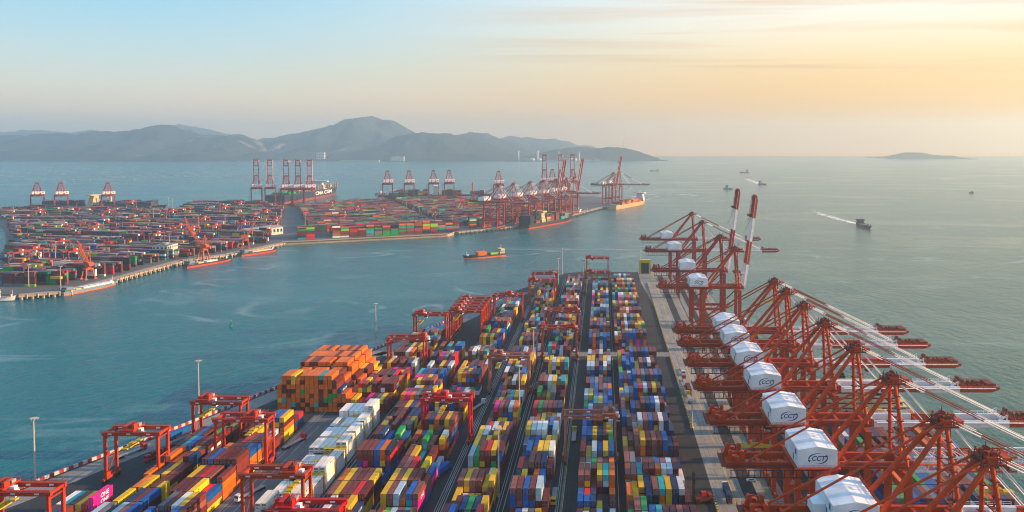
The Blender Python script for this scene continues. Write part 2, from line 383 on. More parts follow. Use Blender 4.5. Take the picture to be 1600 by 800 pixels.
# striped parapet along the water, left side of the yard
def wall_mat():
    m, N, L, b = mat_new('striped_parapet_paint')
    at = N.new('ShaderNodeUVMap'); s = N.new('ShaderNodeSeparateXYZ'); L.new(at.outputs[0], s.inputs[0])
    w = N.new('ShaderNodeMath'); w.operation = 'PINGPONG'; L.new(s.outputs[0], w.inputs[0]); w.inputs[1].default_value = 2.2
    g = N.new('ShaderNodeMath'); g.operation = 'GREATER_THAN'; L.new(w.outputs[0], g.inputs[0]); g.inputs[1].default_value = 1.1
    c = mixrgb(N, L, g.outputs[0], (0.42,0.045,0.06), (0.62,0.6,0.58))
    c = mixrgb(N, L, 1.0, c, ramp(N, L, noise(N, L, 0.8, 4, wpos(N, L)), .3, .8, (.6,.6,.6,1), (1,1,1,1)), 'MULTIPLY')
    L.new(c, b.inputs['Base Color']); b.inputs['Roughness'].default_value = 0.8
    return m
M['stripe'] = wall_mat()
def parapet(name, pts, w, h, mat):
    vs_, fs, uv = [], [], []
    d = 0.0
    for i, (x, y) in enumerate(pts):
        p = Vector((x, y)); a = Vector(pts[max(0,i-1)]); c = Vector(pts[min(len(pts)-1,i+1)])
        n = (c-a).normalized(); n = Vector((n.y, -n.x)) * w
        if i: d += (p - Vector(pts[i-1])).length
        for q, z in ((p, 0), (p, h), (p+n, h), (p+n, 0)): vs_.append((q.x, q.y, z)); uv.append(d)
        if i:
            o = 4*i
            for k in range(4): fs.append((o-4+k, o+k, o+(k+1)%4, o-4+(k+1)%4))
    me = bpy.data.meshes.new(name); me.from_pydata(vs_, [], fs); me.materials.append(mat)
    ul = me.uv_layers.new(name='UVMap')
    for l in me.loops: ul.data[l.index].uv = (uv[l.vertex_index], 0)
    bm = bmesh.new(); bm.from_mesh(me); bmesh.ops.recalc_face_normals(bm, faces=bm.faces); bm.to_mesh(me); bm.free()
    o = bpy.data.objects.new(name, me); COL.objects.link(o); return o
WPTS = [(-299,252),(-262.4,329),(-252.4,355),(-228.4,411),(-202.4,482),(-165.4,579),(-139.4,639.5),(-92.4,781.5)]
tag(parapet('parapet_wall', WPTS, 0.8, 1.5, M['stripe']), 'red and white striped parapet wall along the harbour edge', 'wall')
# yellow black kerb barriers beside the apron
def hazard():
    m, N, L, b = mat_new('hazard_kerb_paint')
    p = wpos(N, L); s = N.new('ShaderNodeSeparateXYZ'); L.new(p, s.inputs[0])
    w = N.new('ShaderNodeMath'); w.operation = 'PINGPONG'; L.new(s.outputs[1], w.inputs[0]); w.inputs[1].default_value = 1.2
    g = N.new('ShaderNodeMath'); g.operation = 'GREATER_THAN'; L.new(w.outputs[0], g.inputs[0]); g.inputs[1].default_value = 0.6
    L.new(mixrgb(N, L, g.outputs[0], (0.07,0.06,0.05), (0.5,0.36,0.05)), b.inputs['Base Color']); b.inputs['Roughness'].default_value = .8
    return m
M['hazard'] = hazard()
for k, (y0, y1, lab) in enumerate(((250,331,'black and yellow striped kerb barrier at the near end of the apron'),
                              (408,548,'black and yellow kerb barrier between the lamp post and the cross road'),
                              (561,835,'long yellow kerb barrier beyond the cross road'))):
    mb = MB(); mb.box(47.5, y0, 0, 48.2, y1, 1.0); mb.box(47.35, y0, 0, 48.35, y1, .35)
    tag(mb.build('kerb_barrier', M['hazard']), lab, 'barrier', 'kerb barriers along the apron')

# ------------------------------------------------------------------ far terminal ground
FAR = [(-640,772),(-592,768),(-562,787),(-556,850),(-553,989),(-519,1044),(-491,1167),(-258,1272),(-252,1307),(-176,1384),(-76,1593),(-18,1771),(20,1862),(66,1962),(40,2040),(-30,2150),(-160,2110),(-260,2010),(-340,2040),(-420,2050),(-556,1985),(-600,1900),(-690,1830),(-860,1862),(-975,1800),(-921,1650),(-960,1640),(-1050,1700),(-1260,1690),(-1290,1600),(-1100,1400),(-900,1150)]
def inpoly(x, y, poly):
    c = False; j = len(poly)-1
    for i in range(len(poly)):
        xi, yi = poly[i]; xj, yj = poly[j]
        if (yi > y) != (yj > y) and x < (xj-xi)*(y-yi)/(yj-yi)+xi: c = not c
        j = i
    return c
mb = MB(); mb.prism(FAR, -9, -0.02)
for i in range(len(mb.f)): mb.m[i] = 0 if i == 1 else 1
tag(mb.build('terminal_ground', [M['farground'], M['quaywall']]), 'grey asphalt ground of the far container terminal', 'ground', kind='structure')
# piled quay deck of the far terminal: beam with stub piles
def piled_quay(name, pts, lab, w=14, step=9.0):
    mb = MB()
    for i in range(len(pts)-1):
        a = Vector(pts[i]); b = Vector(pts[i+1]); d = (b-a); Ln = d.length; d.normalize(); n = Vector((d.y, -d.x))
        q = [a, b, b+n*w, a+n*w]
        mb.prism([(p.x,p.y) for p in q], -1.6, 0.25)
        k = 2.0
        while k < Ln:
            c = a + d*k + n*(w-1.0); mb.box(c.x-1.1, c.y-1.1, -6, c.x+1.1, c.y+1.1, -1.6)
            c = a + d*(k+step/2) + n*(w+.2); mb.box(c.x-.6, c.y-.6, -3.4, c.x+.6, c.y+.6, 0.9)
            k += step
    return tag(mb.build(name, M['quaywall']), lab, 'quay', kind='structure')
piled_quay('barge_quay', [(-606,771),(-590,768),(-562,787),(-556,850),(-553,989),(-519,1044),(-493,1160)][1:], 'sunlit concrete quay on piles beside the barges', 12)
piled_quay('far_quay', [(-252,1307),(-176,1384),(-76,1593),(-18,1771),(20,1862),(64,1958)], 'concrete quay on piles under the far red cranes', 10)
mb = MB(); 
for a, b in (((-491,1167),(-258,1272)),):
    mb.bar((a[0],a[1]-1,0.4), (b[0],b[1]-1,0.4), 3, 1.4)
tag(mb.build('seawall', M['quaywall']), 'low sunlit sea wall in front of the tall green stacks', 'sea wall')

# ------------------------------------------------------------------ hills
def hill_mat(name, seed=0.0, scars=0.0):
    m, N, L, b = mat_new(name)
    p = wpos(N, L)
    n1 = noise(N, L, 0.0035, 8, p, 0.6); n2 = noise(N, L, 0.02, 5, p); n3 = noise(N, L, 0.0018, 5, p, 0.65)
    c = mixrgb(N, L, ramp(N, L, n1, 0.38, 0.66), (0.013,0.027,0.034), (0.044,0.056,0.054))  # forest tones tinted blue: some distance haze is mixed into the colour
    c = mixrgb(N, L, ramp(N, L, n2, 0.5, 0.8), c, (0.06,0.062,0.05))
    if scars: c = mixrgb(N, L, ramp(N, L, n3, 0.66-scars, 0.70), c, (0.36,0.28,0.21))
    L.new(c, b.inputs['Base Color']); b.inputs['Roughness'].default_value = 0.95
    bp = N.new('ShaderNodeBump'); bp.inputs['Strength'].default_value = 0.6; bp.inputs['Distance'].default_value = 40.0
    L.new(noise(N, L, 0.006, 8, p, 0.65), bp.inputs['Height']); L.new(bp.outputs[0], b.inputs['Normal'])
    return m
M['hill'] = hill_mat('forested_slope'); M['hill2'] = hill_mat('scarred_slope', scars=0.05)
def at(px, py, h=0.0):
    xc = (px-930)/1205.0; yc = -(py-266)/1205.0; cp, sp = math.cos(R(2.2)), math.sin(R(2.2))
    yf = cp + yc*sp; z = -sp + yc*cp; x = xc*math.cos(R(.6)) - yf*math.sin(R(.6)); y = xc*math.sin(R(.6)) + yf*math.cos(R(.6))
    return x, y, z
def ridge_pts(pts, Y):
    r = []
    for px, py in pts:
        x, y, z = at(px, py); t = Y / y; r.append((x*t, 155 + z*t))
    return r
from mathutils import noise as mn
def hill(name, lab, prof, Y, Yfoot, mat, seed, depth=1500):
    """terrain: a crest line of measured heights, slopes down to the sea before it and behind it"""
    rp_ = ridge_pts(prof, Y)
    xs = np.array([a for a, b in rp_]); zs = np.array([b for a, b in rp_])
    W = xs[-1]-xs[0]; nx = int(max(80, min(340, W/18))); ny = 74
    X = np.linspace(xs[0], xs[-1], nx); Z = np.interp(X, xs, zs)
    vs_, fs = [], []
    for i in range(nx):
        hs = min(1, Z[i]/120); crest = Z[i] + hs*(16*mn.noise(Vector((X[i]*0.008, seed, 0))) + 9*mn.noise(Vector((X[i]*0.022, seed, 3))) + 4*mn.noise(Vector((X[i]*0.06, seed, 5))))
        for j in range(ny):
            v = j/(ny-1)*2-1
            y = Y + (v*(Y-Yfoot) if v < 0 else v*depth)
            wob = 1 - abs(v)
            s = wob**1.35
            n = mn.fractal(Vector((X[i]*0.0022, y*0.0022, seed)), 1.0, 2.0, 6)
            g = mn.ridged_multi_fractal(Vector((X[i]*0.0018, y*0.0018, seed+9)), 1.0, 2.0, 5, 1.0, 2.0)
            rid = 1-abs(2*((X[i]*0.0031 + y*0.0004 + 0.35*n) % 1.0)-1)
            h = (crest+6) * (s + (0.24*n + 0.14*(g-1.2) + 0.16*(rid-.6))*min(1, abs(v)*4)*(wob**0.5))
            vs_.append((X[i] + 60*n*abs(v), y, max(-6, h - 6 if abs(v) > .98 else h)))
    for i in range(nx-1):
        for j in range(ny-1):
            a = i*ny+j; fs.append((a, a+ny, a+ny+1, a+1))
    me = bpy.data.meshes.new(name); me.from_pydata(vs_, [], fs); me.materials.append(mat)
    for p in me.polygons: p.use_smooth = True
    o = bpy.data.objects.new(name, me); COL.objects.link(o)
    tag(o, lab, 'hill', kind='structure'); return o
hill('hill', 'long blue forested ridge behind the left half of the terminal', [(-60,252),(-50,214),(0,212),(40,211),(90,208),(115,211),(150,206),(180,207),(200,204),(225,200),(250,194),(265,196),(290,205),(320,212),(350,212),(375,211),(395,219),(420,235),(460,245),(505,253)], 7200, 5800, M['hill2'], 1.0)
hill('hill', 'pale distant ridge above the long left ridge', [(-100,250),(-60,207),(0,207),(60,203),(110,208),(145,203),(180,207),(230,203),(280,194),(310,199),(355,209),(400,222),(440,250)], 11000, 9000, M['hill'], 2.0)
hill('mountain', 'tall peak with a mast at the top, behind the bay', [(370,250),(390,222),(430,215),(480,205),(505,200),(540,187),(560,184),(580,180.5),(600,187),(615,189),(640,203),(660,212),(700,225),(740,250)], 8400, 6300, M['hill2'], 3.0)
hill('hill', 'dark hill in front of the tall peak, falling to the power station', [(470,253),(520,247),(560,238),(590,228),(620,213),(645,208),(700,209),(720,213),(760,226),(800,237),(840,247),(865,253)], 6700, 5880, M['hill2'], 4.0)
hill('hill', 'grey green hill right behind the dark hill', [(670,250),(690,216),(740,206),(760,210),(800,222),(850,232),(900,243),(920,252)], 8000, 6500, M['hill'], 5.0)
hill('hill', 'faint long ridge behind the power station', [(740,250),(760,219),(800,213),(850,218),(870,217),(900,226),(925,229),(960,241),(980,252)], 9800, 8200, M['hill'], 6.0)
hill('headland', 'dark rounded headland at the end of the far shore', [(795,253),(830,243),(870,234),(890,231),(910,229),(930,233),(950,231),(970,231),(985,234),(1000,238),(1025,247),(1037,253)], 6400, 6080, M['hill'], 7.0, 700)
hill('island', 'small low island on the open sea at the right', [(1382,249.5),(1395,243),(1415,239),(1440,239),(1455,242.5),(1475,244),(1490,244),(1503,249.5)], 6900, 6620, M['hill'], 8.0, 500)

# ------------------------------------------------------------------ haze: one closed box round everything
mb = MB(); mb.box(-13500, -1500, -40, 13500, 13300, 455)
hz = bpy.data.materials.new('haze_air'); hz.use_nodes = True
for n in list(hz.node_tree.nodes):
    if n.type == 'BSDF_PRINCIPLED': hz.node_tree.nodes.remove(n)
hv = hz.node_tree.nodes.new('ShaderNodeVolumePrincipled')
hv.inputs['Color'].default_value = (0.64, 0.83, 0.95, 1); hv.inputs['Density'].default_value = 1.28e-4; hv.inputs['Anisotropy'].default_value = 0.5
hz.node_tree.links.new(hv.outputs[0], hz.node_tree.nodes['Material Output'].inputs['Volume'])
hazeo = mb.build('haze', hz); tag(hazeo, 'thin evening haze over the harbour and hills', 'haze', kind='stuff')
# ------------------------------------------------------------------ containers
CC = {'maroon':(0.125,0.017,0.019),'rust brown':(0.185,0.034,0.026),'faded brown':(0.26,0.078,0.066),'dark blue':(0.008,0.040,0.14),
      'bright blue':(0.006,0.11,0.42),'yellow':(0.78,0.48,0.010),'orange':(0.72,0.150,0.006),'pale blue':(0.42,0.58,0.72),'white':(0.78,0.79,0.79),
      'turquoise':(0.010,0.36,0.42),'green':(0.012,0.32,0.075),'magenta':(0.78,0.008,0.26),'red':(0.58,0.014,0.022),'grey':(0.15,0.175,0.22),
      'navy':(0.016,0.022,0.048),'lime green':(0.26,0.60,0.02),'dark green':(0.008,0.11,0.06),'tan':(0.48,0.34,0.18)}
P_MAIN = dict(zip(['maroon','rust brown','faded brown','dark blue','bright blue','yellow','orange','pale blue','white','turquoise','green','magenta','red','grey','navy'],
                  [17,17,13,8,11,19,7,5,4.5,4,2.5,1.6,4,3,3]))
P_BLUE = dict(zip(['maroon','rust brown','faded brown','dark blue','bright blue','yellow','orange','pale blue','white','turquoise','green','magenta','red','grey','navy'],
                  [13,12,16,12,15,12,6,9,5,6,2,1.2,3,4,4]))
P_LEFT = dict(zip(['maroon','rust brown','faded brown','dark blue','bright blue','yellow','orange','pale blue','white','turquoise','green','red','grey'],
                  [26,18,10,7,5,20,8,2,3,2,2,5,2]))
P_ORANGE = dict(zip(['orange','maroon','rust brown','turquoise','bright blue','green','dark blue','yellow'], [52,30,8,2.5,1,2,2,1.5]))
P_FAR = dict(zip(['maroon','rust brown','faded brown','dark blue','navy','grey','dark green','green','orange','white','lime green','red','yellow','bright blue','turquoise'],
                 [21,19,11,10,8,11,6,4,6,5.5,1.5,5,2.5,4,1.5]))
P_FARB = dict(zip(['maroon','rust brown','faded brown','dark blue','navy','grey','dark green','green','orange','white','lime green','red','turquoise'],
                 [24,20,10,8,8,6,6,5,8,2,4,5,2]))
P_WHITE = {'white':1.0}
def draw(pal):
    k = list(pal); w = [pal[a] for a in k]; return random.choices(k, w)[0]
CW, CH, PITCH, BAY = 2.44, 2.60, 2.64, 12.85
SHOW = []     # every container of the near yard that shows at least one face
MASS = []     # (x,y,z0,len,rot,colourname) for the rest
def occ_grid(block, phrase, x0, ncol, y0, nbay, heights, pal, kind='box', p20=0.22, colour=None, rows='yard', bay=BAY, keep=0.45):
    """a block: ncol rows along +Y beside each other, nbay bays behind each other"""
    Hm = heights
    names = {}
    for k in range(nbay):
        twenty = random.random() < p20 and kind == 'box'
        for c in range(ncol):
            prev = None
            for t in range(Hm[k][c]):
                for half in ((0, 1) if twenty else (None,)):
                    nm = None
                    if colour: nm = colour(k, c, t)
                    if nm is None:
                        if prev and random.random() < keep: nm = prev
                        else: nm = draw(pal)
                    prev = nm; names[(k, c, t, half)] = nm
                    up = t == Hm[k][c]-1
                    fr = (k == 0 or Hm[k-1][c] <= t) if half in (None, 0) else False
                    bk = (k == nbay-1 or Hm[k+1][c] <= t)
                    rt = c == ncol-1 or Hm[k][c+1] <= t
                    lf = c == 0 or Hm[k][c-1] <= t
                    if not (up or fr or bk or rt or lf): continue
                    L = 12.19 if half is None else 6.06
                    x = x0 + PITCH*(c+.5) + random.uniform(-.05,.05); y = y0 + bay*k + (6.1 if half is None else (3.03 if half == 0 else 9.2)) + random.uniform(-.07,.07)
                    z = t*CH
                    s = 1205.0/y
                    px = 943+s*x; py = 218 + s*(155-z-2)
                    inframe = -5 < px < 1605 and py < 806
                    a = 0
                    if up: a += CW*s*L*s*(155-z)/y
                    if fr: a += CW*s*CH*s
                    if rt and x < 0 or lf and x > 5: a += CH*s*L*s*abs(x)/y
                    SHOW.append(dict(block=block, phrase=phrase, c=c, k=k, t=t, H=Hm[k][c], half=half, x=x, y=y, z=z, L=L, col=nm, kind=kind, area=a if inframe else 0, ncol=ncol, up=up, right=rt and x < 0))
def mk_heights(nbay, ncol, base, drop=0.3, lo=0):
    out = []
    for k in range(nbay):
        b = random.choice(base); row = []
        for c in range(ncol):
            h = b
            if random.random() < drop: h -= random.choice((1,1,2))
            row.append(max(lo, h))
        out.append(row)
    return out
MIX = [3,4,4,5,5,4,2,5]
def near_far(block, phrase, x0, ncol, y0, n1, y1, n2, pal=P_MAIN, base=MIX):
    occ_grid(block, phrase, x0, ncol, y0, n1, mk_heights(n1, ncol, base), pal)
    if n2: occ_grid(block+'f', phrase + ', beyond the cross road', x0, ncol, y1, n2, mk_heights(n2, ncol, [3,3,4,4,5]), pal)
near_far('b4', 'block under the pink crane', -10.7, 6, 284, 20, 563, 21, P_BLUE)
near_far('b3', 'block beside the pink crane', -38.3, 6, 284, 20, 563, 22, P_MAIN)
near_far('b2', 'block next to the bright red crane', -62.2, 6, 284, 20, 563, 19, P_MAIN)
near_far('b1', 'block under the bright red crane', -91.5, 6, 284, 20, 563, 12, P_MAIN)
near_far('b0', 'block beside the white reefers', -113.5, 6, 284, 20, 0, 0, P_MAIN)
# right-hand block along the apron: three low rows, then seven rows whose bays alternate high and low
Hh = []
for k in range(20):
    hi = random.choice((4,5,5)) if k % 2 == 0 else random.choice((1,2,2,3)); r = [random.choice((2,3,4)) for _ in range(3)]
    n = random.choice((6,7,7)); r += [max(1, hi - (1 if random.random() < .12 else 0)) if i < n else max(0, hi-2) for i in range(7)]; Hh.append(r)
occ_grid('b5', 'block beside the apron', 9.7, 10, 284, 20, Hh, P_BLUE, keep=.6)
Hh = []
for k in range(21):
    hi = random.choice((4,4,5)) if k % 2 == 0 else random.choice((1,2,3)); r = [random.choice((2,3,4)) for _ in range(2)]
    n = random.choice((6,7,7)); r += [max(1, hi) if i < n else max(0, hi-2) for i in range(7)] ; Hh.append(r)
occ_grid('b5f', 'block beside the apron, beyond the cross road', 8.6, 9, 566, 21, Hh, P_BLUE, keep=.6)
# white reefers between yellow racks
RB = 14.3
Hr = []
for k in range(9):
    b = [2,3,2,3,2,3,3,3,4][k]
    Hr.append([max(0, b + (0,0,0,0,0,1,1)[c] - (1 if random.random() < .10 else 0)) for c in range(7)])
occ_grid('reef', 'reefer block', -141.6, 7, 292, 9, Hr, P_WHITE, kind='reefer', bay=RB)
# far part of that block, beside the orange stack
nn = 9
occ_grid('rf', 'block right of the tall orange stack', -143.6, 8, 432, nn, mk_heights(nn, 8, [3,4,5,4]), {'maroon':30,'rust brown':20,'orange':10,'red':6,'yellow':9,'dark blue':6,'white':4,'magenta':2,'green':2,'grey':4})
occ_grid('rff', 'last block before the blue roofed shed', -143.6, 7, 564, 2, mk_heights(2, 7, [3,4]), P_MAIN)
# tall orange stack
Ho = []
for k in range(5):
    top = [8,7,8,8,8][k]; r = []
    for c in range(16):
        if c == 0: h = top-2
        elif c < 12: h = top
        else: h = top - int((c-11)*1.6) + random.choice((0,0,1))
        r.append(max(3, h - (1 if random.random() < .08 else 0)))
    Ho.append(r)
def orc(k, c, t): return 'orange' if t >= 5 and random.random() < .45 else None
occ_grid('or', 'tall orange stack by the water', -186.5, 16, 434, 5, Ho, P_ORANGE, keep=.12, p20=0, colour=orc, bay=13.6)
# left blocks
def one_col(k, c, t):
    if k == 2 and c == 5 and t in (2, 3): return 'magenta'
    return None
Hl = mk_heights(10, 6, [4,5,3,4,4], .3)
occ_grid('l3', 'block left of the reefer road', -179.4, 6, 286, 10, Hl, P_LEFT)
Hl = mk_heights(9, 6, [4,3,3,4], .35)
occ_grid('l2', 'second block from the reefer road', -203.4, 6, 282, 9, Hl, P_LEFT)
Hl = mk_heights(3, 6, [3,3], .3); Hl[2] = [3,3,3,3,3,4]; Hl[1][5] = 2
occ_grid('l1', 'outermost block by the striped wall', -222.0, 6, 279, 3, Hl, P_LEFT, colour=one_col)

SHOW.sort(key=lambda d: -d['area'])
SOLO, REST = SHOW[:300], SHOW[300:]

# --- the detailed container: body, doors, corner castings, marks
M['cast'] = paint('corner_casting', (0.35,0.34,0.33), 0.6)
def body_mesh(name, L):
    mb = MB(); w = 1.185; l = L/2; h = 2.56; e = 0.05
    mb.box(-w+e, -l+.09, 0.06, w-e, l-e, h-.05, 0)
    for sx in (-1,1):
        for sy in (-1,1):
            mb.box(sx*w, sy*l, 0, sx*(w-.14), sy*(l-.14), h, 0)
            for z0, z1 in ((0,.14),(h-.13,h+.01)): mb.box(sx*(w+.005), sy*(l+.005), z0, sx*(w-.18), sy*(l-.18), z1, 2)
        mb.box(sx*w, -l+.14, 0, sx*(w-.1), l-.14, .15, 0); mb.box(sx*w, -l+.14, h-.12, sx*(w-.1), l-.14, h, 0)
    for sy in (-1,1):
        mb.box(-w+.14, sy*l, h-.13, w-.14, sy*(l-.1), h, 0); mb.box(-w+.14, sy*l, 0, w-.14, sy*(l-.1), .16, 0)
    # corrugated roof skin, its own paint
    n = int(L/1.2)
    for k in range(n):
        y0 = -l+.16+k*(L-.32)/n; y1 = y0+(L-.32)/n*.72
        mb.box(-w+.12, y0, h-.051, w-.12, y1, h-.02, 1)
    # side corrugation ribs
    n = int(L/0.8)
    for k in range(n):
        y0 = -l+.2+k*(L-.4)/n; y1 = y0+(L-.4)/n*.5
        for sx in (-1,1): mb.box(sx*(w-e), y0, .16, sx*(w-.02), y1, h-.13, 0)
    return mb.mesh(name, [M['cont'], M['cont_roof'], M['cast']])
def door_mesh(L):
    mb = MB(); w = 1.185; l = L/2
    for sx in (-1,1):
        mb.box(sx*.02, -l+.02, .18, sx*(w-.15), -l+.085, 2.42, 0)
        for q in (.32,.86): mb.box(sx*q-.03, -l-.015, .12, sx*q+.03, -l+.019, 2.48, 1)
        mb.box(sx*.25, -l-.03, 1.05, sx*.95, -l-.016, 1.13, 1)
    return mb.mesh('door', [M['cont'], M['cast']])
def cooler_mesh(L):
    mb = MB(); w = 1.185; l = L/2
    mb.box(-w+.16, -l-.02, .2, w-.16, -l+.085, 2.4, 0)
    mb.box(-w+.3, -l-.04, 1.35, w-.3, -l-.021, 2.25, 1); mb.box(-w+.35, -l-.04, .35, w-.35, -l-.021, .95, 2)
    mb.tube((-.35,-l-.06,1.8),(-.35,-l-.041,1.8),.35,n=10,mi=2); mb.tube((.42,-l-.06,1.8),(.42,-l-.041,1.8),.35,n=10,mi=2)
    return mb.mesh('cooling_unit', [M['white'], M['black'], M['grey']])
BODY = {12.19: body_mesh('container_body_long', 12.19), 6.06: body_mesh('container_body_short', 6.06)}
DOOR = {12.19: door_mesh(12.19), 6.06: door_mesh(6.06)}
COOL = cooler_mesh(12.19)
M['ink_white'] = paint('lettering_white', (0.75,0.75,0.75), 0.6, 0)
M['ink_black'] = paint('lettering_black', (0.03,0.03,0.03), 0.6, 0)
M['ink_blue'] = paint('lettering_blue', (0.02,0.08,0.25), 0.6, 0)
M['ink_red'] = paint('lettering_red', (0.5,0.03,0.03), 0.6, 0)
LET = {'magenta': txt_mesh('ONE', 2.5, M['ink_white'], 'side_lettering', 0, .05), 'yellow': txt_mesh('m\nsc', 0.95, M['ink_black'], 'side_lettering', 0, .05),
       'pale blue': txt_mesh('MAERSK', 1.7, M['ink_blue'], 'side_lettering', 0, .02), 'dark blue': txt_mesh('CMA CGM', 1.5, M['ink_white'], 'side_lettering', 0, .02), 'green': txt_mesh('EVERGREEN', 1.3, M['ink_white'], 'side_lettering', 0, .02)}
def reefer_mark():
    mb = MB(); mb.add([(-2.4,.1,0),(-1.2,.1,0),(-1.2,.95,0),(-2.4,.95,0)], [(0,1,2,3)], 0)
    mb.add([(-.9,.25,0),(2.6,.25,0),(2.6,.7,0),(-.9,.7,0)], [(0,1,2,3)], 1)
    return mb.mesh('side_lettering', [M['ink_red'], M['grey']])
LET['reefer'] = reefer_mark()
TIER = {0:'topmost', 1:'second from top', 2:'third from top', 3:'fourth from top', 4:'fifth from top', 5:'sixth from top', 6:'seventh from top', 7:'eighth from top', 8:'ninth from top'}
minbay = {}
for d in SOLO: minbay[d['block']] = min(minbay.get(d['block'], 99), d['k'])
for d in SOLO:
    o = bpy.data.objects.new('shipping_container', BODY[d['L']]); COL.objects.link(o)
    o.location = (d['x'], d['y'], d['z']); o.rotation_euler = (0, 0, R(random.uniform(-.25,.25)))
    jv = random.uniform(.76,1.16); c = [min(1, v*jv*random.uniform(.95,1.05)) for v in (CC[d['col']] if d['kind'] != 'reefer' else (.80,.77,.70))]
    o.color = (*c, 1)
    kb = d['k']-minbay[d['block']]
    word = 'reefer' if d['kind'] == 'reefer' else 'container'
    half = '' if d['half'] is None else ('short ' if d['half'] == 0 else 'rear short ')
    phrase = d['phrase']
    lab = f"{half}{d['col']} {word} {TIER[d['H']-1-d['t']]}, {ORD[d['c']]} row, {ORD[kb]} bay, {phrase}"
    tag(o, lab, 'container', 'shipping containers stacked in the near yard')
    if d['kind'] == 'reefer':
        p = bpy.data.objects.new('cooling_unit', COOL)
    else:
        p = bpy.data.objects.new('door', DOOR[d['L']])
    COL.objects.link(p); p.parent = o; p.color = o.color
    key = 'reefer' if d['kind'] == 'reefer' else d['col']
    if d['right'] and d['L'] > 10 and key in LET:
        q = bpy.data.objects.new('side_lettering', LET[key]); COL.objects.link(q); q.parent = o
        q.rotation_euler = (R(90), 0, R(90)); q.location = (1.2, (3.2 if key in ('magenta','reefer') else -2.5 if key == 'yellow' else 0), 1.3)
        if key == 'magenta': q.location[1] = 1.0
for d in REST: MASS.append((d['x'], d['y'], d['z'], d['L'], 0.0, d['col']))

# --- far terminal
def far_zone(poly, org, ang, nrow, nbay, pal, base, gap_rows, lane, seed, skip=0.12, keep=.5, tall=None):
    """blocks of rows (long axis along ang) clipped to the terminal outline"""
    rnd = random.Random(seed)
    ca, sa = math.cos(ang), math.sin(ang)
    v = 0.0
    r = 0
    while r < nrow:
        # one block of gap_rows rows
        bays_h = {}; hcur = rnd.choice(base)
        for k in range(nbay):
            if rnd.random() < .28: hcur = rnd.choice(base)
            if k % 18 in (16, 17) or rnd.random() < skip*.3: bays_h[k] = 0
            else: bays_h[k] = hcur
        run = {}
        for g in range(gap_rows):
            vv = v + g*PITCH
            for k in range(nbay):
                h0 = bays_h[k]
                if h0 == 0: continue
                uu = k*13.0
                x = org[0] + ca*uu - sa*vv; y = org[1] + sa*uu + ca*vv
                if not inpoly(x, y, poly): continue
                h = max(0, h0 - (rnd.choice((1,2)) if rnd.random() < .2 else 0))
                prev = None
                for t in range(h):
                    if (g, t) in run and rnd.random() < .18: prev = run[(g, t)]
                    elif prev is None or rnd.random() > keep:
                        ks = list(pal); prev = rnd.choices(ks, [pal[q] for q in ks])[0]
                    run[(g, t)] = prev
                    if t < h-1 and 0 < g < gap_rows-1: continue
                    MASS.append((x, y, t*2.6, 12.19, ang - PI/2, prev))
        v += gap_rows*PITCH + lane; r += 1
ZA = [(-575,812),(-572,860),(-569,992),(-535,1055),(-512,1165),(-708,1690),(-850,1842),(-968,1782),(-905,1632),(-962,1625),(-1050,1685),(-1255,1675),(-1270,1600),(-1090,1400),(-890,1150),(-640,800)]
ZA1 = [(-575,812),(-572,860),(-569,992),(-535,1055),(-512,1165),(-640,1505),(-880,1505),(-640,800)]
ZB = [(-480,1186),(-262,1286),(-200,1400),(-108,1590),(-60,1770),(-8,1925),(-60,2080),(-160,2060),(-262,1975),(-335,2010),(-556,1950),(-620,1880),(-712,1755)]
# road gaps inside zone A
def cut(poly): return poly
far_zone(ZA, (-1400, 880), R(-7), 50, 80, P_FAR, [4,5,6,5,4], 6, 10.5, 5, keep=.5)
far_zone(ZB, (-640, 1128), R(24.1), 3, 60, P_FARB, [7,8,7,6], 5, 9, 6, skip=.05, keep=.35)
far_zone(ZB, (-700, 1195), R(24), 40, 62, P_FARB, [4,4,5,5], 6, 9.5, 8)
# ------------------------------------------------------------------ cranes
def obj_paint(name, rough=.55):
    m, N, L, b = mat_new(name)
    oi = N.new('ShaderNodeObjectInfo'); v = coords(N, L)
    c = mixrgb(N, L, 1.0, oi.outputs['Color'], ramp(N, L, noise(N, L, .22, 5, v), .3, .75, (.72,.72,.72,1), (1.1,1.08,1.05,1)), 'MULTIPLY')
    n3 = noise(N, L, 1.4, 3, coords(N, L, scale=(1,1,.12)))
    f = N.new('ShaderNodeMath'); f.operation = 'MULTIPLY'; L.new(ramp(N, L, n3, .52, .8), f.inputs[0]); f.inputs[1].default_value = .25
    c = mixrgb(N, L, f.outputs[0], c, (.10,.05,.035))
    L.new(c, b.inputs['Base Color']); b.inputs['Roughness'].default_value = rough
    return m
M['cp'] = obj_paint('crane_paint')
ORANGE, CRIMSON, FARRED = (0.52,0.052,0.008,1), (0.42,0.020,0.015,1), (0.36,0.030,0.028,1)
G = 45.7
def railing(mb, p, q, h=1.1, step=2.2, t=.09, mi=0):
    p = Vector(p); q = Vector(q); n = max(1, int((q-p).length/step)); u = Vector((0,0,h))
    for k in range(n+1):
        c = p.lerp(q, k/n); mb.bar(c, c+u, t, t, mi)
    mb.bar(p+u, q+u, t, t, mi); mb.bar(p+u*.55, q+u*.55, t, t, mi)
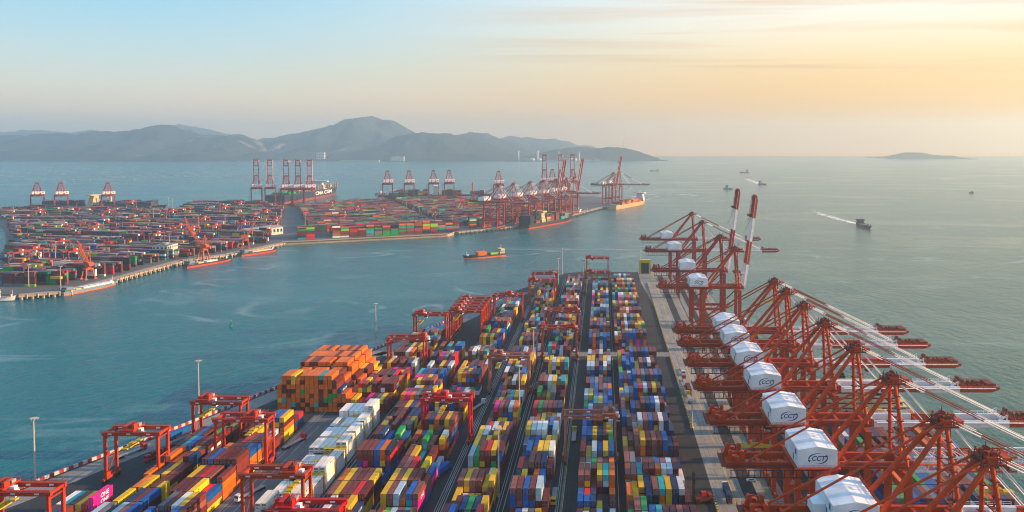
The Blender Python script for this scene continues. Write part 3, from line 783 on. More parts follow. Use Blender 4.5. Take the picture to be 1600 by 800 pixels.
def boom_mesh(name, secs, lattice=False, ang=0):
    """boom from its hinge: twin girders, ties, walkway, tip machinery. secs: material per quarter"""
    mb = MB(); Lb = 69.5; q = Lb/4
    for s in (-1, 1):
        for k in range(4):
            x0, x1 = k*q, (k+1)*q; mi = secs[k]
            y0, y1 = s*4-.55, s*4+.55
            if not lattice or k == 3 and False:
                if k < 3: mb.box(x0, y0, -1.35, x1, y1, 1.0, mi)
                else: mb.prism([(x0,-1.35),(x1-3.5,-1.35),(x1,-.1),(x1,1.0),(x0,1.0)], y0, y1, mi, 'y')
            else:
                n = 4; w = (x1-x0)/n
                for z in (-2.2, 2.6): mb.bar((x0,s*4,z), (x1,s*4,z), .5, .5, mi)
                for j in range(n):
                    a = x0+j*w
                    mb.tube((a,s*4,-2.2), (a+w/2,s*4,2.6), .2, n=6, mi=mi); mb.tube((a+w/2,s*4,2.6), (a+w,s*4,-2.2), .2, n=6, mi=mi)
                    mb.tube((a,s*4,-2.2), (a,-s*4,-2.2), .14, n=5, mi=mi)
                    if s > 0: mb.tube((a+w/2,4,2.6), (a+w/2,-4,2.6), .16, n=5, mi=mi); mb.tube((a+w/2,4,2.6), (a+w,-4,2.6), .12, n=5, mi=mi)
    if not lattice:
        for k in range(9):
            x = 1+k*8.4; mb.box(x-.3, -3.45, -.6, x+.3, 3.45, .3, secs[min(3,int(x/q))])
    # walkway on the outer sides with railing
    for s in (-1, 1):
        mb.box(1, s*4.55, .5, Lb-2, s*5.6, .62, 1 if not lattice else 0)
    for k in range(4):
        railing(mb, (k*q+.5, 5.5, .62), ((k+1)*q-.5, 5.5, .62), 1.1, 2.2, .08, secs[k])
        railing(mb, (k*q+.5, -5.5, .62), ((k+1)*q-.5, -5.5, .62), 1.1, 2.2, .08, secs[k])
    return mb.mesh(name, [M['cp'], M['white'], M['dark_red']])
def tip_mesh():
    mb = MB(); x = 52.5
    for s in (-1, 1):
        for k in range(4): mb.bar((x+k*.9, s*3.2, 1), (x+1+k*.4, s*2.6, 3.6-.3*k), .3)
        mb.tube((x+1.2, s*3, 3.3), (x+1.2, s*1.2, 3.3), .7, n=10)
        railing(mb, (x+3, s*2.9, 1), (x+16, s*2.9, 1), 1.4, 1.6, .12)
        for k in range(6): mb.box(x+4+k*2, s*3.4, .9, x+4.9+k*2, s*2.2, 1.5+.25*(k%3))
    mb.box(x+.4, -3.4, 1.0, x+2.2, 3.4, 1.7); mb.box(x+12.5, -3.2, 1.0, x+15.8, 3.2, 1.9)
    mb.bar((x-1.2,4.2,1), (x-1.2,4.2,3.4), .3, mi=1); mb.bar((x-5,4.2,1), (x-1.2,4.2,3.4), .25, mi=1); mb.bar((x-1.2,-4.2,1), (x-1.2,-4.2,3.4), .3, mi=1); mb.bar((x-5,-4.2,1), (x-1.2,-4.2,3.4), .25, mi=1)
    return mb.mesh('tip_machinery', [M['dark_red'], M['white']])
BOOM_BAND = boom_mesh('boom', (1,0,1,0)); BOOM_PLAIN = boom_mesh('boom', (0,0,0,0)); BOOM_LAT = boom_mesh('boom', (1,0,1,1), True)
TIP = tip_mesh()
def part(name, me, parent, color, loc=None, rot=None):
    o = bpy.data.objects.new(name, me); COL.objects.link(o); o.parent = parent; o.color = color
    if loc: o.location = loc
    if rot: o.rotation_euler = rot
    return o
PM = {}
def crane_meshes():
    for nm, x, y in (('legl', 0, 9), ('legw', 26.5, 9)):
        for s in (-1, 1):
            mb = MB(); yy = s*y
            mb.prism([(-1.3,15),(1.3,15),(1.15,44.6),(-1.15,44.6)], -.9, .9, 0, 'y') if False else None
            a = 1.05
            vs_ = []
            for z, w in ((3.8, .75), (14, 1.25), (44.4, 1.05)):
                vs_ += [(x-w, yy-.85, z), (x+w, yy-.85, z), (x+w, yy+.85, z), (x-w, yy+.85, z)]
            fs = [(3,2,1,0),(8,9,10,11)]
            for l in (0, 4):
                fs += [(l+k, l+(k+1)%4, l+4+(k+1)%4, l+4+k) for k in range(4)]
            mb.add(vs_, fs); PM[nm+str(s)] = mb.mesh('leg', M['cp'])
    for nm, x in (('l', 0), ('w', 26.5)):
        mb = MB(); mb.box(x-.8, -10.5, 2.3, x+.8, 10.5, 4.2); PM['sill'+nm] = mb.mesh('sill_beam', M['cp'])
        mb = MB(); mb.box(x-.7, -8.1, 41.2, x+.7, 8.1, 43.4); PM['cross'+nm] = mb.mesh('cross_beam', M['cp'])
        for s in (-1, 1):
            mb = MB(); c = s*9
            mb.box(x-.5, c-3.2, 1.35, x+.5, c+3.2, 2.25, 0)
            for d in (-2.2, 2.2):
                mb.box(x-.62, c+d-1.2, .75, x+.62, c+d+1.2, 1.34, 0)
                for e in (-.7, .7): mb.tube((x-.3,c+d+e,.5), (x+.3,c+d+e,.5), .43, n=10, mi=1)
            mb.box(x+.8, c-3.4, .9, x+1.1, c+3.4, 1.5, 1)
            PM['bog'+nm+str(s)] = mb.mesh('bogie', [M['cp'], M['dark']])
    for s in (-1, 1):
        mb = MB(); mb.box(1.2, s*9-.6, 13.6, 25.3, s*9+.6, 15.6); PM['portal'+str(s)] = mb.mesh('portal_beam', M['cp'])
        mb = MB(); mb.tube((.9,s*8.9,17), (25.4,s*8.9,40.6), .5); PM['brace'+str(s)] = mb.mesh('brace', M['cp'])
        mb = MB(); mb.tube((23.4,s*2.4,73.4), (3.0,s*6.2,47.2), .78, n=10); PM['back'+str(s)] = mb.mesh('back_leg', M['cp'])
        mb = MB(); mb.tube((22.4,s*2.4,74), (-25.5,s*4,47), .36); PM['tstay'+str(s)] = mb.mesh('tail_stay', M['cp'])
        for x in (-18.5, -11.0):
            t = (x+25.5)/(22.4+25.5); 
            mb.bar((x,s*4.3,46.8), (x+.2,s*(4-1.6*t),47+27*t), .22) if x < -15 else None
        mb = MB()
        A = Vector((25, s*2.2, 74.2))
        for B_, cuts in ((Vector((80.5, s*4, 47.6)), (0,.16,.52,1)), (Vector((49, s*4, 47.2)), (0,1))):
            for k in range(len(cuts)-1):
                mb.tube(A.lerp(B_, cuts[k]), A.lerp(B_, cuts[k+1]), .2, n=6, mi=(0 if k != 1 else 1))
        # the second of the paired rods
        B_ = Vector((81.5, s*3.1, 47.6)); A2 = A + Vector((.6, -s*.7, .5)); cuts = (0,.16,.52,1)
        for k in range(3): mb.tube(A2.lerp(B_, cuts[k]), A2.lerp(B_, cuts[k+1]), .13, n=6, mi=(0 if k != 1 else 1))
        PM['fstay'+str(s)] = mb.mesh('forestay', [M['white'], M['dark_red']])
        mb = MB(); mb.tube((26.6,s*7.6,46.6), (24,s*2.4,73), .62, n=10)
        for k in range(6):
            t = .1+.15*k; p = Vector((26.6,s*7.6,46.6)).lerp(Vector((24,s*2.4,73)), t); mb.box(p.x-.95, p.y-.95, p.z-.12, p.x+.95, p.y+.95, p.z+.12, 1)
        PM['mast'+str(s)] = mb.mesh('mast', [M['cp'], M['dark_red']])
    # ladders / ties between the masts
    mb = MB()
    for k in range(1, 9):
        t = k/9.5; p = Vector((26.6,7.6,46.6)).lerp(Vector((24,2.4,73)), t)
        if k % 2: mb.bar((p.x,-p.y,p.z), (p.x,p.y,p.z), .35)
    for k in range(14): 
        z = 48+k*1.8; mb.box(25.6-.08*k, -.9, z, 27.2-.08*k, .9, z+.1, 1); mb.bar((26.9-.08*k,.8,z), (26.9-.08*k,-.8,z+1.8), .18, mi=1)
    for yy in (-.9, .9): mb.bar((27.1,yy,47), (25.7,yy,73), .16, mi=1)
    PM['ladder'] = mb.mesh('mast_ladder', [M['cp'], M['dark_red']])
    # head on top of the A-frame
    mb = MB()
    mb.box(20.8, -3.6, 72.9, 27.2, 3.6, 73.3, 1); mb.box(22.6, -2.9, 73.3, 25.4, 2.9, 75.0, 0)
    for s in (-1, 1):
        mb.tube((24.6,s*2.6,75.3), (24.6,s*1.5,75.3), .9, n=10, mi=1); mb.tube((23,s*1.3,75.2), (23,s*.4,75.2), .75, n=10, mi=1)
        railing(mb, (20.9,s*3.5,73.3), (27.1,s*3.5,73.3), 1.2, 1.3, .12, 1)
        for k in range(4): mb.bar((21.4+k*1.6, s*(2.0+.2*k), 73.3), (21.7+k*1.5, s*1.6, 76.2-.4*(k%2)), .22, mi=1)
    railing(mb, (20.9,-3.5,73.3), (20.9,3.5,73.3), 1.2, 1.4, .12, 1); railing(mb, (27.1,-3.5,73.3), (27.1,3.5,73.3), 1.2, 1.4, .12, 1)
    mb.box(27.3, -1.6, 73.0, 29.3, 1.6, 74.2, 0); mb.tube((23.6,0,75), (23.6,0,78), .12, n=5, mi=1); mb.box(21.2,-1,73.3,22.5,1,74.6,1)
    PM['head'] = mb.mesh('apex_head', [M['cp'], M['dark_red']])
    # girder
    mb = MB()
    for s in (-1, 1):
        mb.box(-33.0, s*4-.65, G-1.15, 29.2, s*4+.65, G+1.05)
        mb.box(29.0, s*4-.8, G-1.4, 30.2, s*4+.8, G+1.5)
    for x in (-32.4, -22, -11.5, -1, 8, 17, 26.5): mb.box(x-.5, -3.35, G-.9, x+.5, 3.35, G+.6)
    for s in (-1, 1):
        for x in (0, 26.5): mb.box(x-1.0, s*6.4-1.6, 43.3, x+1.0, s*6.4+1.6, 44.54)
    PM['girder'] = mb.mesh('girder', M['cp'])
    mb = MB()
    for s in (-1, 1):
        mb.box(-33, s*4.66, G-.1, 29, s*5.9, G+.02)
        railing(mb, (-33,s*5.8,G+.02), (-11,s*5.8,G+.02)); railing(mb, (3.2,s*5.8,G+.02), (29,s*5.8,G+.02))
        for k in range(7): mb.bar((-31+k*3.2, s*4.9, G+1), (-31+k*3.2, s*4.9, G+2.4), .1)
    railing(mb, (-34.6,-5.8,G+.02), (-34.6,5.8,G+.02)); mb.box(-34.7, -5.9, G-.12, -33.02, 5.9, G)
    PM['walk'] = mb.mesh('walkway', M['dark_red'])
    mb = MB()
    for s in (-1,):
        mb.bar((-32, s*5.0, G-1.5), (8, s*5.0, G-1.5), .22); mb.bar((-32, s*5.0, G-4.0), (-4, s*5.0, G-4.0), .35)
        for k in range(14): mb.bar((-31.5+k*2.0, s*5.0, G-1.5), (-31.5+k*2.0, s*5.0, G-4.0), .38 if k % 2 else .22)
        for k in range(6):
            mb.tube((-2+k*1.6, s*5, G-1.6), (-1.6+k*1.6, s*5, G-5.5), .12, n=5); mb.tube((-1.6+k*1.6, s*5, G-5.5), (-.6+k*1.6, s*5, G-1.6), .12, n=5)
    PM['fest'] = mb.mesh('cable_festoon', M['dark_red'])
    mb = MB()
    for s in (-1, 1):
        for x in (-31.5, -27.5):
            mb.prism([(x-1.1,G+1.05),(x+1.1,G+1.05),(x+.3,G+4.6),(x-.3,G+4.6)], s*3-.3, s*3+.3, 0, 'y')
            mb.tube((x,s*3-.7,G+3.8), (x,s*3+.7,G+3.8), .75, n=10)
        mb.box(-30.5, s*1.6-.8, G+.7, -28.6, s*1.6+.8, G+2.2); mb.tube((-29.5,s*4.2,G+1.1), (-29.5,s*4.2,G+3), .8, n=10)
        mb.bar((-31.5,s*3,G+4.4), (-27.5,s*3,G+4.0), .25)
    mb.bar((-33,0,G+.5), (-33,0,G+4), .2); mb.bar((-34,-2,G+4), (-32,2,G+4), .2)
    PM['tail'] = mb.mesh('tail_sheaves', M['cp'])
    # machinery house
    mb = MB(); x0, x1, y0, y1, z0, z1, zr = -10.5, 2.5, -10.5, 7.5, 47.4, 53.4, 54.5
    xm = (x0+x1)/2
    mb.add([(x0,y0,z0),(x1,y0,z0),(x1,y0,z1),(xm,y0,zr),(x0,y0,z1),(x0,y1,z0),(x1,y1,z0),(x1,y1,z1),(xm,y1,zr),(x0,y1,z1)],
           [(0,1,2,3,4),(9,8,7,6,5),(1,6,7,2),(0,4,9,5),(0,5,6,1),(2,7,8,3),(4,3,8,9)])
    for k in range(4):   # roof panel seams, 40 mm ribs
        yy = y0+3.6+k*3.7
        for (xa, za, xb, zb) in ((x0,z1,xm,zr),(xm,zr,x1,z1)): mb.bar((xa,yy,za+.03), (xb,yy,zb+.03), .12, .08)
    PM['house'] = mb.mesh('machinery_house', M['house'])
    mb = MB(); mb.box(x0-1.0, y0-1.0, z0-.32, x1+1.0, y1+1, z0-.02, 0)
    railing(mb, (x0,y0-.9,z0), (x1+.9,y0-.9,z0), 1.1, 1.6, .1, 1); railing(mb, (x1+.9,y0-.9,z0), (x1+.9,y1,z0), 1.1, 2, .1, 0)
    railing(mb, (x1-.1,y0+.3,z1+.05), (x1-.1,y1-.3,z1+.05), 1.2, 1.4, .13, 2); railing(mb, (x0+.2,y1-.1,z1+.1), (xm,y1-.1,zr+.05), 1.2, 1.4, .12, 2)
    mb.box(x0, -4.65, 46.78, x1, -3.35, z0-.33, 0); mb.box(x0, 3.35, 46.78, x1, 4.65, z0-.33, 0)
    PM['deck'] = mb.mesh('house_platform', [M['cp'], M['grey'], M['red']])
    mb = MB(); mb.box(x0-.06, -5.0, z0+.6, x0-.004, -4.0, z0+2.7); mb.box(x0-.06, -8.3, z0+3.6, x0-.004, -6.9, z0+5.2); PM['hdoor'] = mb.mesh('door', M['blue'])
    # emblem: letters between two swooshes
    t = txt_mesh('CCT', 2.2, M['blue'], 'emblem', .25, .06)
    bm = bmesh.new(); bm.from_mesh(t)
    def swoosh(a0, a1, flip):
        n = 14; o_, i_ = [], []
        for k in range(n+1):
            u = k/n; a = R(a0 + (a1-a0)*u); w = .10+.50*math.sin(PI*min(1, u*1.05))**.8*(1-u*.55)
            o_.append((3.2*math.cos(a), 1.8*math.sin(a))); i_.append(((3.2-w)*math.cos(a), (1.8-w*.8)*math.sin(a)))
        vs1 = [bm.verts.new((x, y, 0)) for x, y in o_]; vs2 = [bm.verts.new((x, y, 0)) for x, y in i_]
        for k in range(n): bm.faces.new((vs1[k], vs1[k+1], vs2[k+1], vs2[k]))
    swoosh(200, 75, 0); swoosh(20, -105, 1)
    for a, sg in ((20, 1), (200, -1)):
        c = R(a); p = Vector((3.0*math.cos(c), 1.65*math.sin(c)))
        f = [bm.verts.new((p.x-.55, p.y-sg*.1, 0)), bm.verts.new((p.x+.55, p.y-sg*.1, 0)), bm.verts.new((p.x, p.y+sg*.75, 0))]; bm.faces.new(f)
    bm.to_mesh(t); bm.free(); PM['emblem'] = t
    # trolley, cab, spreader, stairs
    mb = MB(); mb.box(-3.2,-3.3,-.2,3.2,3.3,.4); mb.box(-2.6,-2.4,.4,2.6,2.4,1.3)
    for sx in (-1,1):
        for sy in (-1,1): mb.tube((sx*2.4,sy*3.3,-.5), (sx*2.4,sy*2.9,-.5), .45, n=8); mb.tube((sx*1.6,sy*1,-.2), (sx*1.6,sy*1,-9), .06, n=4)
    PM['trolley'] = mb.mesh('trolley', M['dark_red'])
    mb = MB(); mb.box(-6.1,-1.3,-9.9,6.1,1.3,-9.2); mb.box(-2,-1.1,-9.2,2,1.1,-8.4)
    PM['spreader'] = mb.mesh('spreader', M['yellow'])
    mb = MB(); mb.box(3.4,1.0,-4,6.0,3.2,-1.2,0); mb.box(5.9,1.1,-3.5,6.05,3.1,-1.7,1); mb.box(3.3,.95,-3.2,6.02,3.25,-2.1,1); mb.box(2.6,1.4,-1.2,4.4,2.8,-.2,0)
    PM['cab'] = mb.mesh('operator_cab', [M['white'], M['glass']])
    mb = MB()
    n = 11
    for k in range(n):
        z = 4.2+k*3.6; a, b = ((9.6,12.8) if k % 2 == 0 else (12.8,9.6))
        mb.bar((1.9,a,z), (1.9,b,z+3.6), .8, .18); mb.box(1.4, b-.6, z+3.5, 2.5, b+.6, z+3.62); mb.bar((2.3,a,z+1.1), (2.3,b,z+4.7), .1)
    for yy in (9.9, 12.9): mb.bar((2.4,yy,4), (2.4,yy,44), .2)
    PM['stair'] = mb.mesh('stair_tower', M['dark_red'])
    mb = MB(); mb.tube((-2.2,-6.2,6), (-1.2,-6.2,6), 2.6, n=16); mb.box(-2,-7,3.6,-1.2,-5.4,6); PM['reel'] = mb.mesh('cable_reel', M['dark_red'])
    mb = MB()
    for s in (-1, 1):
        for j in range(3): mb.tube((25.5+.1*j,s*2.0,74.5), (36.5+j*.6,s*3.4,100+j*2), .07, n=4)
    PM['rope'] = mb.mesh('hoist_rope', M['grey'])
crane_meshes()
def sts(loc, rz, color, boom='band', house=True, emblem=True, trolley_x=40, lifted=82.5, detail=True):
    t = empty('ship_to_shore_crane', loc, rz)
    P = lambda n, k, **kw: part(n, PM[k], t, color, **kw)
    for nm in ('l', 'w'):
        for s in ('-1', '1'):
            P('leg', 'leg'+nm+s)
            if detail: P('bogie', 'bog'+nm+s)
        P('sill_beam', 'sill'+nm); P('cross_beam', 'cross'+nm)
    for s in ('-1', '1'):
        for n, k in (('portal_beam','portal'),('brace','brace'),('back_leg','back'),('tail_stay','tstay'),('mast','mast')): P(n, k+s)
        if boom in ('band','plain','lattice'): P('forestay', 'fstay'+s)
    P('girder', 'girder'); P('apex_head', 'head'); P('walkway', 'walk')
    h = P('machinery_house', 'house')
    if detail:
        P('mast_ladder', 'ladder'); P('cable_festoon', 'fest'); P('tail_sheaves', 'tail'); P('house_platform', 'deck'); P('stair_tower', 'stair'); P('cable_reel', 'reel')
        d = part('door', PM['hdoor'], h, color)
        if emblem:
            e = part('emblem', PM['emblem'], h, color, loc=(-3.9,-10.52,50.5), rot=(R(90),0,0))
        tr = part('trolley', PM['trolley'], t, color, loc=(trolley_x,0,G-1.3)); part('spreader', PM['spreader'], tr, color)
        part('operator_cab', PM['cab'], t, color, loc=(trolley_x,0,G-1.5))
    bm_ = {'band':BOOM_BAND,'plain':BOOM_PLAIN,'lattice':BOOM_LAT,'up':BOOM_BAND,'up_plain':BOOM_PLAIN}[boom]
    b = part('boom', bm_, t, color, loc=(30.2,0,G))
    if boom.startswith('up'): b.rotation_euler = (0, -R(lifted), 0)
    if boom == 'up': P('hoist_rope', 'rope')
    if detail: part('tip_machinery', TIP, b, color)
    return t
NEAR_STS = [(855,CRIMSON,'band','farthest near quay crane, red, its white banded boom lowered over the sea'),
 (765,CRIMSON,'band','red quay crane, second from the far end, boom lowered over the sea'),
 (649,CRIMSON,'up','red quay crane with raised red and white boom, the farther of the two'),
 (576,ORANGE,'up','red quay crane with raised red and white boom, the nearer of the two'),
 (442,ORANGE,'band','orange quay crane whose white machinery house is half hidden by the next one'),
 (413,ORANGE,'band','orange quay crane in front of the half hidden white machinery house'),
 (377,ORANGE,'band','orange quay crane with lowered boom, sixth from the near end'),
 (341,ORANGE,'band','orange quay crane with lowered boom, fifth from the near end'),
 (300,ORANGE,'band','orange quay crane with lowered boom, next beyond the white lattice boom crane'),
 (261,ORANGE,'lattice','orange quay crane with a white lattice boom over the container ship'),
 (222,ORANGE,'band','orange quay crane with white house cut by the bottom of the photo'),
 (196,ORANGE,'band','nearest orange quay crane, only its apex and stays at the bottom right')]
for k, (Y, c, b, lab) in enumerate(NEAR_STS):
    c = tuple(v*random.uniform(.92,1.08) for v in c[:3]) + (1,)
    t = sts((74.5, Y, 0), R(random.uniform(-.5,.5)), c, b, trolley_x=random.choice((38,52,34,60,-14,44)), emblem=k not in (0,1,2))
    tag(t, lab, 'crane', 'ship to shore cranes along the near quay')
    if k == 10:
        mb = MB(); mb.box(-14.2, -3.5, 47.6, -10.55, 2.5, 50.6); mb.box(-14.2, -3.6, 47.4, -10.5, 2.6, 47.59); mb.build('electrical_annex', M['house'], t)

# ---- yard gantries
def rtg_meshes():
    for sx in (-1,1):
        for sy in (-1,1):
            mb = MB(); x, y = sx*12, sy*3.9
            mb.box(x-.5, y-.65, 2.45, x+.5, y+.65, 21.9); PM[f'rleg{sx}{sy}'] = mb.mesh('leg', M['cp'])
        mb = MB(); x = sx*12
        mb.box(x-.55, -6.2, 1.5, x+.55, 6.2, 2.44); mb.box(x+sx*.5, -3, 1.6, x+sx*1.6, 1.5, 3.6) 
        mb.bar((x,-3.9,20.5), (x,3.9,20.5), .5); mb.bar((x,-3.5,3), (x,3.5,12), .35); mb.bar((x,-3.5,12), (x,3.5,12), .4)
        PM[f'rsill{sx}'] = mb.mesh('sill_beam', M['cp'])
        mb = MB()
        mb.tube((-.4,0,.75), (.4,0,.75), .75, n=12); mb.box(-.25,-.3,.8,.25,.3,1.52)
        PM[f'rwheel{sx}'] = mb.mesh('wheel', [M['dark']])
    for sy in (-1,1):
        mb = MB(); y = sy*3.9
        mb.box(-13.2, y-.6, 21.9, 13.2, y+.6, 23.7, 0)
        for x in (-9.5,-1,8): mb.box(x-.9, y-.63, 22.5, x+.9, y-.6, 23.2, 1)
        PM[f'rbeam{sy}'] = mb.mesh('main_beam', [M['cp'], M['white']])
        mb = MB(); mb.box(-13.2, y+sy*.62, 23.5, 13.2, y+sy*1.5, 23.6); railing(mb, (-13.2,y+sy*1.4,23.6), (13.2,y+sy*1.4,23.6), 1.1, 2.2, .09); PM[f'rwalk{sy}'] = mb.mesh('walkway', M['dark_red'])
    mb = MB()
    mb.box(-.4, -3.3, 22.2, .4, 3.3, 23.2)
    PM['rtie'] = mb.mesh('end_tie', M['cp'])
    mb = MB(); mb.box(-3.2,-4.4,.1,3.2,4.4,.6,0); mb.box(-2.4,-3.2,.6,-.4,3.2,2.0,0); mb.tube((.8,-2.8,1.5), (.8,2.8,1.5), .8, n=10, mi=1); mb.box(1.8,-3,.6,2.8,-.4,2.6,0); mb.box(1.6,.6,.6,2.8,2.8,1.9,2)
    for sx in (-1,1):
        for sy in (-1,1): mb.tube((sx*1.4,sy*1.2,0), (sx*1.4,sy*1.0,-7), .06, n=4, mi=1)
    railing(mb, (-3.1,-4.3,.6), (3.1,-4.3,.6), 1.1, 1.5, .09, 0); railing(mb, (-3.1,4.3,.6), (3.1,4.3,.6), 1.1, 1.5, .09, 0)
    PM['rtrol'] = mb.mesh('trolley', [M['cp'], M['dark_red'], M['grey']])
    mb = MB(); mb.box(-6.05,-1.2,-7.7,6.05,1.2,-7.1); mb.box(-1.5,-1.1,-7.1,1.5,1.1,-6.4); PM['rspr'] = mb.mesh('spreader', M['yellow'])
    mb = MB(); mb.box(3.3,-1.2,-4.0,5.3,1.2,-1.6,0); mb.box(3.2,-1.25,-3.4,5.33,1.25,-2.3,1); mb.box(3.6,-1,-1.6,4.8,1,-.9,0); mb.box(2.4,-1,-1.0,4.8,1,.08,0); PM['rcab'] = mb.mesh('operator_cab', [M['white'], M['glass']])
rtg_meshes()
RED, RTGC, PINK = (0.58,0.008,0.012,1), (0.48,0.044,0.013,1), (0.42,0.150,0.115,1)
def rtg(x, y, color, tx, lab, rz=0):
    t = empty('gantry_crane', (x, y, 0), rz)
    for sx in (-1,1):
        for sy in (-1,1): part('leg', PM[f'rleg{sx}{sy}'], t, color)
        part('sill_beam', PM[f'rsill{sx}'], t, color); [part('wheel', PM[f'rwheel{sx}'], t, color, loc=(sx*12,yy,0)) for yy in (-5.4,-3.4,3.4,5.4)]
    for sy in (-1,1): part('main_beam', PM[f'rbeam{sy}'], t, color); part('walkway', PM[f'rwalk{sy}'], t, color)
    for sx in (-1,1): part('end_tie', PM['rtie'], t, color, loc=(sx*12.4,0,0))
    tr = part('trolley', PM['rtrol'], t, color, loc=(tx,0,23.8)); s_ = part('spreader', PM['rspr'], tr, color); s_.rotation_euler = (0,0,R(90))
    part('operator_cab', PM['rcab'], t, color, loc=(tx,0,23.8))
    tag(t, lab, 'gantry crane', 'yard gantry cranes straddling the container blocks')
    return t
RTGS = [(-6.2,368,PINK,9,'faded pink gantry crane over the block right of the middle road'),
 (-6.2,772,RTGC,-8,'red gantry crane near the pier end, the nearer of two over the same block'),
 (-6.6,866,RED,-10,'red gantry crane standing at the far end of the pier against the water'),
 (-31,541,RTGC,8,'red gantry crane just before the cross road, in front of another one'),
 (-31,597,RTGC,8,'red gantry crane just beyond the cross road in the middle block'),
 (-57.8,470,PINK,-7,'faded pink gantry crane left of the middle, just before the cross road'),
 (-58,726,RTGC,-9,'red gantry crane near the left pier edge, the nearer of a pair'),
 (-58,764,RTGC,7,'red gantry crane near the left pier edge, the farther of a pair'),
 (-80.5,392,RED,-2.5,'bright red gantry crane standing alone over the middle left block'),
 (-81.5,657,RTGC,0,'red gantry crane right of the parked row of gantry cranes'),
 (-107,273,RED,-7,'bright red gantry crane cut off by the bottom of the photo'),
 (-107,595,RTGC,-8,'nearest gantry crane of the parked row on the empty ground'),
 (-107,606,RTGC,-8,'second gantry crane of the parked row on the empty ground'),
 (-107,617,RTGC,-8,'third gantry crane of the parked row on the empty ground'),
 (-107,628,RTGC,-8,'fourth gantry crane of the parked row on the empty ground'),
 (-107,640,RTGC,-8,'farthest gantry crane of the parked row on the empty ground'),
 (-130.5,302,RTGC,6,'orange gantry crane over the near end of the white reefers'),
 (-131.7,512,RTGC,10,'red gantry crane right of the tall orange container stack'),
 (-131.7,583,RTGC,-8,'red gantry crane in front of the blue roofed shed by the water'),
 (-171.5,362,RTGC,4,'faded red gantry crane over the left block beside the reefer road'),
 (-195,386,RTGC,-7,'red gantry crane by the striped wall with a yellow spreader'),
 (-213,345,RTGC,-2,'red gantry crane over the truck lane near the striped wall'),
 (-220,286,RTGC,-8,'orange gantry crane in the bottom left corner of the yard')]
for a in RTGS:
    c = tuple(v*random.uniform(.9,1.1) for v in a[2][:3]) + (1,)
    rtg(a[0], a[1], c, a[3], a[4])
# ------------------------------------------------------------------ ships
def hull_mesh(name, L, B, z1, mats, boot=1.6, bowh=2.0, stern=.82, sheer=0.0):
    """stations along x; rows: keel, water line, boot top, deck edge, bulwark"""
    n = 28; vs_, fs, mi = [], [], []
    def half(u, lev):
        # u 0 stern .. 1 bow
        s = stern + (1-stern)*min(1, u/.14)
        st = (.60, .66, .72, .78)[lev]
        b = 1.0 if u < st else max(0.0, 1-((u-st)/(1-st))**(1.9))
        if lev == 0: b *= .92
        return B/2*min(s, 1)*b
    levs = [(-1.2,0),(boot,1),(z1,2),(z1+1.0,3)]
    for i in range(n+1):
        u = i/n
        for z, lv in levs:
            over = (0, .004, .03, .045)[lv]
            x = (u-.5)*L + (over*L*max(0, (u-.8)/.2))
            zz = z + (bowh*max(0, (u-.82)/.18)**1.3 if lv >= 2 else 0)
            w = half(u, lv) if u < 1 else .04
            vs_ += [(x, -w, zz), (x, w, zz)]
    m = len(levs)*2
    for i in range(n):
        for k in range(len(levs)-1):
            a = i*m+2*k; b = a+m
            fs.append((a, b, b+2, a+2)); mi.append(1 if k == 0 else 0)
            fs.append((a+1, a+3, b+3, b+1)); mi.append(1 if k == 0 else 0)
        a = i*m+4; fs.append((a, a+m, a+m+1, a+1)); mi.append(2)
    for k in range(len(levs)-1): fs.append((2*k, 2*k+2, 2*k+3, 2*k+1)); mi.append(1 if k == 0 else 0)
    me = bpy.data.meshes.new(name); me.from_pydata(vs_, [], fs)
    for x in mats: me.materials.append(x)
    me.polygons.foreach_set('material_index', mi)
    bm = bmesh.new(); bm.from_mesh(me); bmesh.ops.recalc_face_normals(bm, faces=bm.faces); bm.to_mesh(me); bm.free()
    return me
def deckhouse(mb, x0, x1, w, z, floors, h=2.7, wing=True, mi=0, gi=1):
    for k in range(floors):
        f = 1-.06*k
        mb.box(x0*1+ (x1-x0)*.04*k, -w/2*f, z+k*h, x1, w/2*f, z+(k+1)*h-.12, mi)
        mb.box(x0+(x1-x0)*.04*k-.04, -w/2*f+.5, z+k*h+1.1, x1+.04, w/2*f-.5, z+k*h+1.8, gi)
        mb.box(x0+(x1-x0)*.04*k+.4, -w/2*f-.04, z+k*h+1.1, x1-.4, w/2*f+.04, z+k*h+1.8, gi)
        mb.box(x0+(x1-x0)*.04*k-.4, -w/2*f-.5, z+(k+1)*h-.12, x1+.4, w/2*f+.5, z+(k+1)*h, mi)
    zt = z+floors*h
    if wing: mb.box(x0+.6, -w*.62, zt, x1-.3, w*.62, zt+2.4, mi); mb.box(x0+.55, -w*.6, zt+.9, x1-.25, w*.6, zt+1.8, gi)
    mb.tube(((x0+x1)/2,0,zt+2.4), ((x0+x1)/2,0,zt+8), .25, n=6, mi=mi); mb.box((x0+x1)/2-.2,-2,zt+6,(x0+x1)/2+.2,2,zt+6.4,mi)
